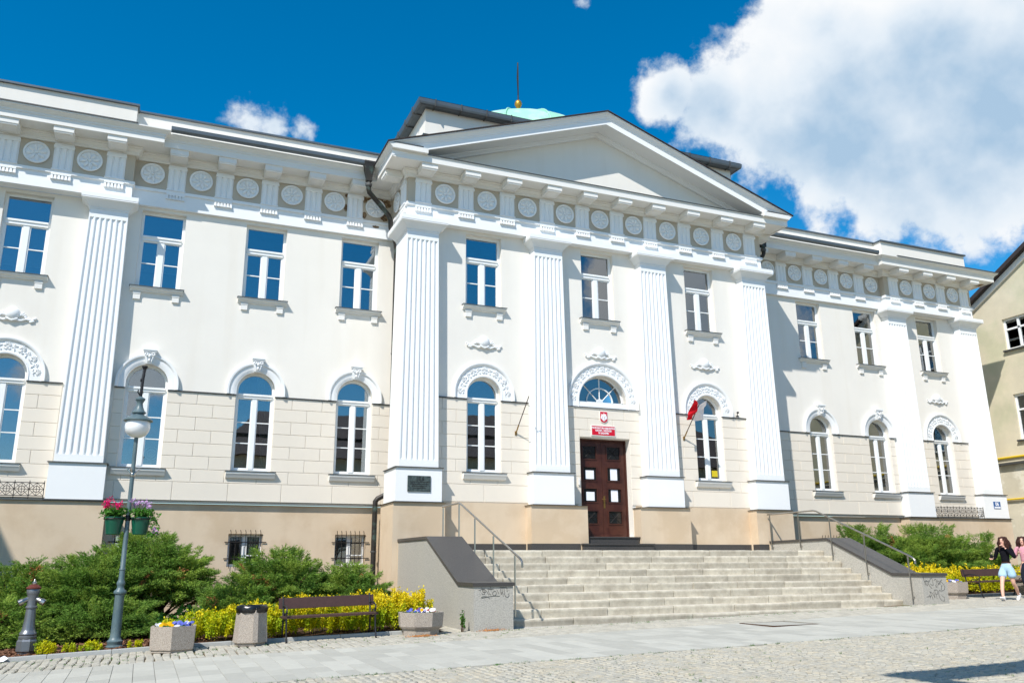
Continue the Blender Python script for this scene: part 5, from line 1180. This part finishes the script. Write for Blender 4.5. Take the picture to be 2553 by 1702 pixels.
# ================================================================ NEIGHBOURING HOUSES
def gable_house():
    X = 21.8; H = thing('old_house', 'old ochre house with peeling gable wall and dark roof edge', 'house', (X, 0, 0))
    apex_y = -4.0; ze = lambda y: 12.63+.557*((1.944-y) if y > apex_y else (1.944-apex_y)-(apex_y-y))
    ys = [6.0, apex_y, -14.0]; top = [ze(y) for y in ys]
    # wall pieces with window holes (plane x = const): build in (y,z) then swap
    def wallx(z0, zt_, holes, mt, nm):
        outer = [(ys[2], z0), (ys[0], z0)]+([(ys[0], top[0]), (apex_y, top[1]), (ys[2], top[2])] if zt_ is None else [(ys[0], zt_), (ys[2], zt_)])
        polys = [[Vector((p[0], p[1], 0)) for p in lp] for lp in [outer]+holes]; flat = [p for lp in [outer]+holes for p in lp]
        mb = MB(); mb.v = [(0, p[0], p[1]) for p in flat]; mb.f = [tuple(t) for t in geometry.tessellate_polygon(polys)]
        for h in holes:
            for i in range(len(h)):
                a, b = h[i], h[(i+1) % len(h)]; mb.quad((0, a[0], a[1]), (0, b[0], b[1]), (.25, b[0], b[1]), (.25, a[0], a[1]))
        me = bpy.data.meshes.new(nm); me.from_pydata(mb.v, [], mb.f); me.materials.append(mt); link(nm, me, H)
    win = [(-.84, .545, 10.40, 11.82), (-.81, .585, 6.43, 8.42), (-5.4, -4.0, 10.40, 11.82), (-5.4, -4.0, 6.43, 8.42)]
    wallx(5.52, None, [[(a, c), (b, c), (b, d), (a, d)] for a, b, c, d in win], m_house, 'wall'); wallx(-.5, 5.52, [], m_housel, 'lower_wall')
    for a, b, c, d in win:
        m = (a+b)/2
        f = obj('window', MB().box(.10, .18, a, a+.09, c, d).box(.10, .18, b-.09, b, c, d).box(.10, .18, a+.09, b-.09, d-.09, d).box(.10, .18, a+.09, b-.09, c, c+.09).box(.09, .18, m-.05, m+.05, c+.09, d-.09).box(.09, .17, a+.09, b-.09, c+(d-c)*.66-.04, c+(d-c)*.66+.04), m_frame, H)
        obj('pane', MB().box(.14, .146, a+.09, b-.09, c+.09, d-.09), m_glass, f); obj('room', MB().box(.26, 1.2, a-.1, b+.1, c-.1, d+.1), m_dark, f); obj('sill', MB().box(-.12, .1, a-.08, b+.08, c-.07, c-.001), m_flash, f)
    obj('string_course', MB().box(-.16, .0, ys[2], ys[0], 5.52, 5.68), m_gas if False else m_house, H); obj('zinc_drip', MB().box(-.2, .0, ys[2], ys[0], 5.42, 5.518), m_flash, H)
    obj('gas_pipe', MB().tube([(-.08, ys[0], 3.95), (-.08, ys[2], 3.95)], .04, 8), m_gas, H, True); obj('band_pipe', MB().tube([(-.2, ys[0], 5.72), (-.2, ys[2], 5.72)], .05, 8), m_gas, H, True)
    rf = MB()
    for y0, y1 in ((ys[0], apex_y), (apex_y, ys[2])):
        rf.loft([[(-.38, y0, ze(y0)+.14), (-.38, y0, ze(y0)+.34), (12, y0, ze(y0)+.34), (12, y0, ze(y0)+.14)], [(-.38, y1, ze(y1)+.14), (-.38, y1, ze(y1)+.34), (12, y1, ze(y1)+.34), (12, y1, ze(y1)+.14)]])
    r = obj('roof', rf, m_tile, H)
    vb = MB()
    for y0, y1 in ((ys[0], apex_y), (apex_y, ys[2])): vb.loft([[(-.12, y0, ze(y0)-.12), (-.12, y0, ze(y0)+.139), (.0, y0, ze(y0)+.139), (.0, y0, ze(y0)-.12)], [(-.12, y1, ze(y1)-.12), (-.12, y1, ze(y1)+.139), (.0, y1, ze(y1)+.139), (.0, y1, ze(y1)-.12)]])
    obj('verge_board', vb, m_trim, r)
gable_house()
# unseen flank house, its gable shaped to throw the slanting shadow on the plinth
def flank_house():
    H = thing('flank_house', 'added unseen house beyond the frame, gable shaped to slant a shadow over the plinth', 'house', (0, 0, 0))
    A, Bp = Vector((-20.54, -3.9, 9.29)), Vector((-22.67, -6.4, 12.2)); d = (Bp-A); d2 = Vector((d.x, d.y, 0)).normalized(); sl_ = d.z/math.hypot(d.x, d.y)
    P0 = A-d2*1.2; P1 = A+d2*6
    z0, z1 = A.z-sl_*1.2, A.z+sl_*6
    n = Vector((-d2.y, d2.x, 0)); 
    if n.x > 0: n = -n
    P2 = P1+d2*7.2; z2 = z0
    loops = []
    for off in (0, 9):
        q = n*off; loops.append([tuple(P0+q+Vector((0, 0, -1-P0.z))), tuple(P0+q+Vector((0, 0, z0-P0.z))), tuple(P1+q+Vector((0, 0, z1-P1.z))), tuple(P2+q+Vector((0, 0, z2-P2.z))), tuple(P2+q+Vector((0, 0, -1-P2.z)))])
    obj('wall', MB().loft(loops), m_house, H)
flank_house()
def opposite_house():
    H = thing('opposite_house', 'ochre town house across the square, seen only in window reflections', 'house', (11.5, -38, 0)); 
    obj('wall', MB().box(-20.5, 20.5, -6, 6, -1, 8.5), m_house, H)
    r = obj('roof', MB().loft([[(-21, -6.6, 8.5), (21, -6.6, 8.5), (21, 6.6, 8.5), (-21, 6.6, 8.5)], [(-17.5, -.3, 12.5), (17.5, -.3, 12.5), (17.5, .3, 12.5), (-17.5, .3, 12.5)]]), m_rtile, H)
    for i in range(12):
        for z in (1.2, 5.0):
            x = -19.2+i*3.5; f = obj('window', MB().box(x-.65, x+.65, 5.98, 6.08, z, z+2.1), m_frame, H); obj('pane', MB().box(x-.52, x+.52, 6.081, 6.09, z+.12, z+1.98), m_dglass, f)
opposite_house()
def shadow_frame():  # unseen frame added only to cast the angular shadow on the cobbles
    t = thing('steel_shadow_frame', 'made-up steel frame unseen behind the viewer, shaped to cast the shadow on the cobbles', 'frame', (-11.4, -30, 0)); z = 8.3
    obj('beam', MB().box(1.2, 22, 7.84, 8.54, z-.08, z), m_iron, t); obj('beam', MB().box(1.2, 1.5, -.2, 7.839, z-.08, z), m_iron, t); obj('beam', MB().box(21.7, 22, -.2, 7.839, z-.08, z), m_iron, t)
    for x in (1.35, 21.85): obj('post', MB().tube([(x, -.1, gz(-11, -30)), (x, -.1, z-.081)], .12, 10), m_iron, t)
shadow_frame()

# ================================================================ PEOPLE
def skin_mesh(name, verts, edges, radii, mt, parent, root=0, sub=2):
    me = bpy.data.meshes.new(name); me.from_pydata(verts, edges, []); o = link(name, me, parent)
    o.modifiers.new('skin', 'SKIN')
    if not me.skin_vertices: 
        bpy.context.view_layer.objects.active = o
    for i, r in enumerate(radii):
        sv = me.skin_vertices[0].data[i]; sv.radius = r if isinstance(r, tuple) else (r, r); sv.use_root = (i == root)
    s_ = o.modifiers.new('sub', 'SUBSURF'); s_.levels = sub; s_.render_levels = sub
    dg = bpy.context.evaluated_depsgraph_get(); m2 = bpy.data.meshes.new_from_object(o.evaluated_get(dg)); bpy.data.objects.remove(o)
    m2.materials.clear(); m2.materials.append(mt); m2.polygons.foreach_set('use_smooth', [True]*len(m2.polygons))
    return link(name, m2, parent)
def chain(groups):
    """groups: list of (list of (pt, radius), attach_index or None)"""
    V = []; E = []; Rr = []
    for pts, at in groups:
        prev = at
        for p, r in pts:
            V.append(tuple(p)); Rr.append(r); i = len(V)-1
            if prev is not None: E.append((prev, i))
            prev = i
    return V, E, Rr
def person(label, loc, heading, cfg):
    t = thing('person', label, 'person', loc, heading, None)      # local: +x forward, +y left, +z up
    LF, RF_ = cfg['lfoot'], cfg['rfoot']; LK, RK_ = cfg['lknee'], cfg['rknee']; LH, RH = cfg['lhand'], cfg['rhand']; LE, RE = cfg['lelb'], cfg['relb']
    pel = (0, 0, .86)
    lsh, rsh = (.0, .165, 1.335), (.0, -.165, 1.335)
    g0 = [([(pel, .105), ((.005, 0, .97), .093), ((.0, 0, 1.08), .088), ((0, 0, 1.2), .105), ((0, 0, 1.31), .088), ((.0, 0, 1.385), .046), ((.015, 0, 1.435), .046), ((.02, 0, 1.50), .073), ((.02, 0, 1.56), .080), ((.01, 0, 1.61), .062)], None)]
    # indices 0..9
    g0.append(([((.0, .085, .82), .088), ((LK[0]*.5, .09, (.82+LK[2])/2), .077), (LK, .052), ((LK[0]*.45+LF[0]*.55, LK[1], LK[2]*.5+LF[2]*.5), .050), ((LF[0], LF[1], LF[2]+.0), .034)], 0))
    g0.append(([((.0, -.085, .82), .088), ((RK_[0]*.5, -.09, (.82+RK_[2])/2), .077), (RK_, .052), ((RK_[0]*.45+RF_[0]*.55, RK_[1], RK_[2]*.5+RF_[2]*.5), .050), ((RF_[0], RF_[1], RF_[2]), .034)], 0))
    lerp = lambda a, b, q: tuple(a[i]+(b[i]-a[i])*q for i in range(3))
    g0.append(([((0, .10, 1.345), .058), (lsh, .050), (lerp(lsh, LE, .5), .041), (LE, .034), (lerp(LE, LH, .55), .031), (LH, .023)], 4))
    g0.append(([((0, -.10, 1.345), .058), (rsh, .050), (lerp(rsh, RE, .5), .041), (RE, .034), (lerp(RE, RH, .55), .031), (RH, .023)], 4))
    V, E, Rr = chain(g0)
    body = skin_mesh('body', V, E, Rr, m_skin, t)
    # face, hands with five fingers
    hd = MB().ellipsoid((.02, 0, 1.535), .083, .070, .108, 16, 12).ellipsoid((.105, 0, 1.52), .016, .013, .022, 8, 6).ellipsoid((.078, 0, 1.455), .028, .03, .026, 8, 6)
    for s in (-1, 1): hd.ellipsoid((.02, s*.073, 1.53), .016, .01, .028, 8, 6)
    obj('head', hd, m_skin, t, True)
    fc = MB()
    for s in (-1, 1): fc.ellipsoid((.093, s*.030, 1.545), .008, .013, .006, 8, 5).ellipsoid((.098, s*.030, 1.565), .006, .018, .004, 8, 4)
    obj('eyes', fc, m_hair, t, True); obj('mouth', MB().ellipsoid((.095, 0, 1.480), .008, .022, .006, 8, 5), m_pinktop, t, True)
    def hand(H, E_, curl, nm):
        d = (Vector(H)-Vector(E_)).normalized(); q = d.to_track_quat('X', 'Z').to_matrix().to_4x4(); M_ = Matrix.Translation(H) @ q; mb = MB()
        mb.ellipsoid((.045, 0, 0), .05, .036, .016, 10, 7)
        for k, (yy, l) in enumerate(((-.028, .055), (-.010, .068), (.008, .064), (.026, .052))):
            mb.tube([(.075, yy, 0), (.075+l*.55, yy*1.1, -curl*.018), (.075+l*(1-.35*curl), yy*1.1, -.012-curl*.04)], [.0095, .009, .007], 6)
        mb.tube([(.03, -.035, 0), (.055, -.058, -.01), (.085, -.058, -.02)], [.011, .010, .008], 6)
        mb.xform(M_); obj(nm, mb, m_skin, t, True)
    hand(LH, LE, cfg.get('lcurl', .5), 'hand'); hand(RH, RE, cfg.get('rcurl', .9), 'hand')
    # top: torso and sleeves over the body
    gt = [([((0, 0, cfg['hem']), cfg.get('tr', .112)), ((0, 0, 1.08), .106), ((0, 0, 1.2), .120), ((0, 0, 1.30), .102), ((0, 0, 1.355), .062)], None)]
    for S_, E_, H_, sg_ in ((lsh, LE, LH, 1), (rsh, RE, RH, -1)): gt.append(([((0, sg_*.10, 1.345), .068), (S_, .062), (lerp(S_, E_, .5), .053), (E_, .047), (lerp(E_, H_, .55), .043), (lerp(E_, H_, .93), .034)], 3))
    V, E, Rr = chain(gt); skin_mesh('top', V, E, Rr, cfg['top'], t)
    # shorts or trousers
    zl = cfg['leg']
    gs = [([((0, 0, 1.01), .104), ((0, 0, .90), .118), ((0, 0, .84), .108)], None)]
    for K_, F_, sg_ in ((LK, LF, 1), (RK_, RF_, -1)):
        pts = [((.0, sg_*.085, .81), .112), ((K_[0]*.35, sg_*.10, .70), .116), ((K_[0]*.62, sg_*.10, .56), .122)] if zl == 'short' else [((.0, sg_*.085, .81), .100), ((K_[0]*.5, sg_*.09, (.82+K_[2])/2), .086), (K_, .063), ((K_[0]*.45+F_[0]*.55, K_[1], K_[2]*.5+F_[2]*.5), .057), ((F_[0], F_[1], F_[2]+.05), .048)]
        gs.append((pts, 2))
    V, E, Rr = chain(gs); sh_ = skin_mesh('shorts' if zl == 'short' else 'jeans', V, E, Rr, cfg['bottom'], t)
    if zl == 'short':
        mb = MB()
        for k in range(28):
            a = 2*PI*k/28; a2 = 2*PI*(k+1)/28; 
        obj('belt', MB().lathe([(.108, .965), (.114, .97), (.114, .995), (.108, 1.0)], (0, 0, 0), 20), m_hair, sh_, True)
    for F_, pitch in ((LF, cfg['lpitch']), (RF_, cfg['rpitch'])):
        mb = MB(); lo = []
        for xx, w, h, zc in ((-.075, .020, .022, .0), (-.07, .036, .05, .012), (-.02, .040, .055, .012), (.05, .041, .040, .0), (.11, .043, .03, -.008), (.155, .034, .022, -.012), (.172, .015, .012, -.016)):
            lo.append([(xx, w*math.cos(2*PI*k/12), zc-.04+max(-.035, h*math.sin(2*PI*k/12)*1.0)) for k in range(12)])
        mb.loft(lo).lathe([(.040, -.02), (.042, .03), (.036, .035)], (-.02, 0, 0), 12)
        mb.xform(Matrix.Translation((F_[0], F_[1], F_[2])) @ Matrix.Rotation(-pitch, 4, 'Y')); obj('shoe', mb, cfg['shoe'], t, True)
    # hair: curly locks round the skull
    R = random.Random(cfg['seed']); hb = MB().ellipsoid((-.005, 0, 1.565), .098, .092, .10, 14, 9)
    for k in range(70):
        a = R.uniform(.55, 2*PI-.55); r0 = .078; x0, y0, z0 = -.0+r0*math.cos(a), r0*math.sin(a)*1.05, 1.60+R.uniform(-.03, .05); L_ = R.uniform(.22, .36); pts = []; ph = R.uniform(0, 6)
        out = R.uniform(.5, 1.0)
        for i in range(7):
            u = i/6; pts.append((x0+math.cos(a)*.055*out*math.sin(u*2.4)+.012*math.sin(u*11+ph)-.035*u*cfg.get('blow', 1), y0+math.sin(a)*.075*out*math.sin(u*2.2)+.012*math.cos(u*11+ph)+.05*u*cfg.get('blowy', 0), z0-L_*u))
        hb.tube(pts, [.016, .02, .02, .019, .017, .013, .005], 6)
    obj('hair', hb, m_hair, t, True)
    return t
P1x, P1y = 8.66, -8.0
pw = person('person in black crop top and pale denim shorts walking, hand raised to mouth', (P1x, P1y, gz(P1x, P1y)), math.radians(-163), dict(
    lfoot=(-.33, .07, .14), lknee=(-.04, .095, .45), lpitch=-.55, rfoot=(.33, -.07, .085), rknee=(.20, -.09, .47), rpitch=.35,
    lelb=(.08, .28, 1.10), lhand=(.15, .085, 1.36), lcurl=.9, relb=(-.02, -.26, 1.10), rhand=(.20, -.24, 1.10), rcurl=.8,
    hem=.93, top=m_black, leg='short', bottom=m_denim, shoe=m_shoe, seed=1, blow=.9, blowy=.6))
ph = obj('mobile_phone', MB().cbox(-.036, .036, -.005, .005, 0, .145, .003), m_castiron); tag(ph, 'dark mobile phone held by the person in denim shorts', 'phone')
c_, s_ = math.cos(math.radians(-163)), math.sin(math.radians(-163)); lx, ly, lz = .29, -.235, 1.06
ph.location = (P1x+lx*c_-ly*s_, P1y+lx*s_+ly*c_, gz(P1x, P1y)+lz); ph.rotation_euler = (.5, .2, math.radians(-60))
P2x, P2y = 9.62, -7.85
person('person in dusty pink shirt and dark jeans walking, cut by the picture edge', (P2x, P2y, gz(P2x, P2y)), math.radians(-150), dict(
    lfoot=(.28, .07, .085), lknee=(.17, .095, .47), lpitch=.3, rfoot=(-.32, -.07, .14), rknee=(-.04, -.09, .45), rpitch=-.5,
    lelb=(.06, .27, 1.09), lhand=(.24, .12, 1.17), lcurl=.5, relb=(.07, -.25, 1.09), rhand=(.25, -.12, 1.2), rcurl=.5,
    hem=.93, tr=.118, top=m_pinktop, leg='long', bottom=m_jeans, shoe=m_shoep, seed=2, blow=1.0))
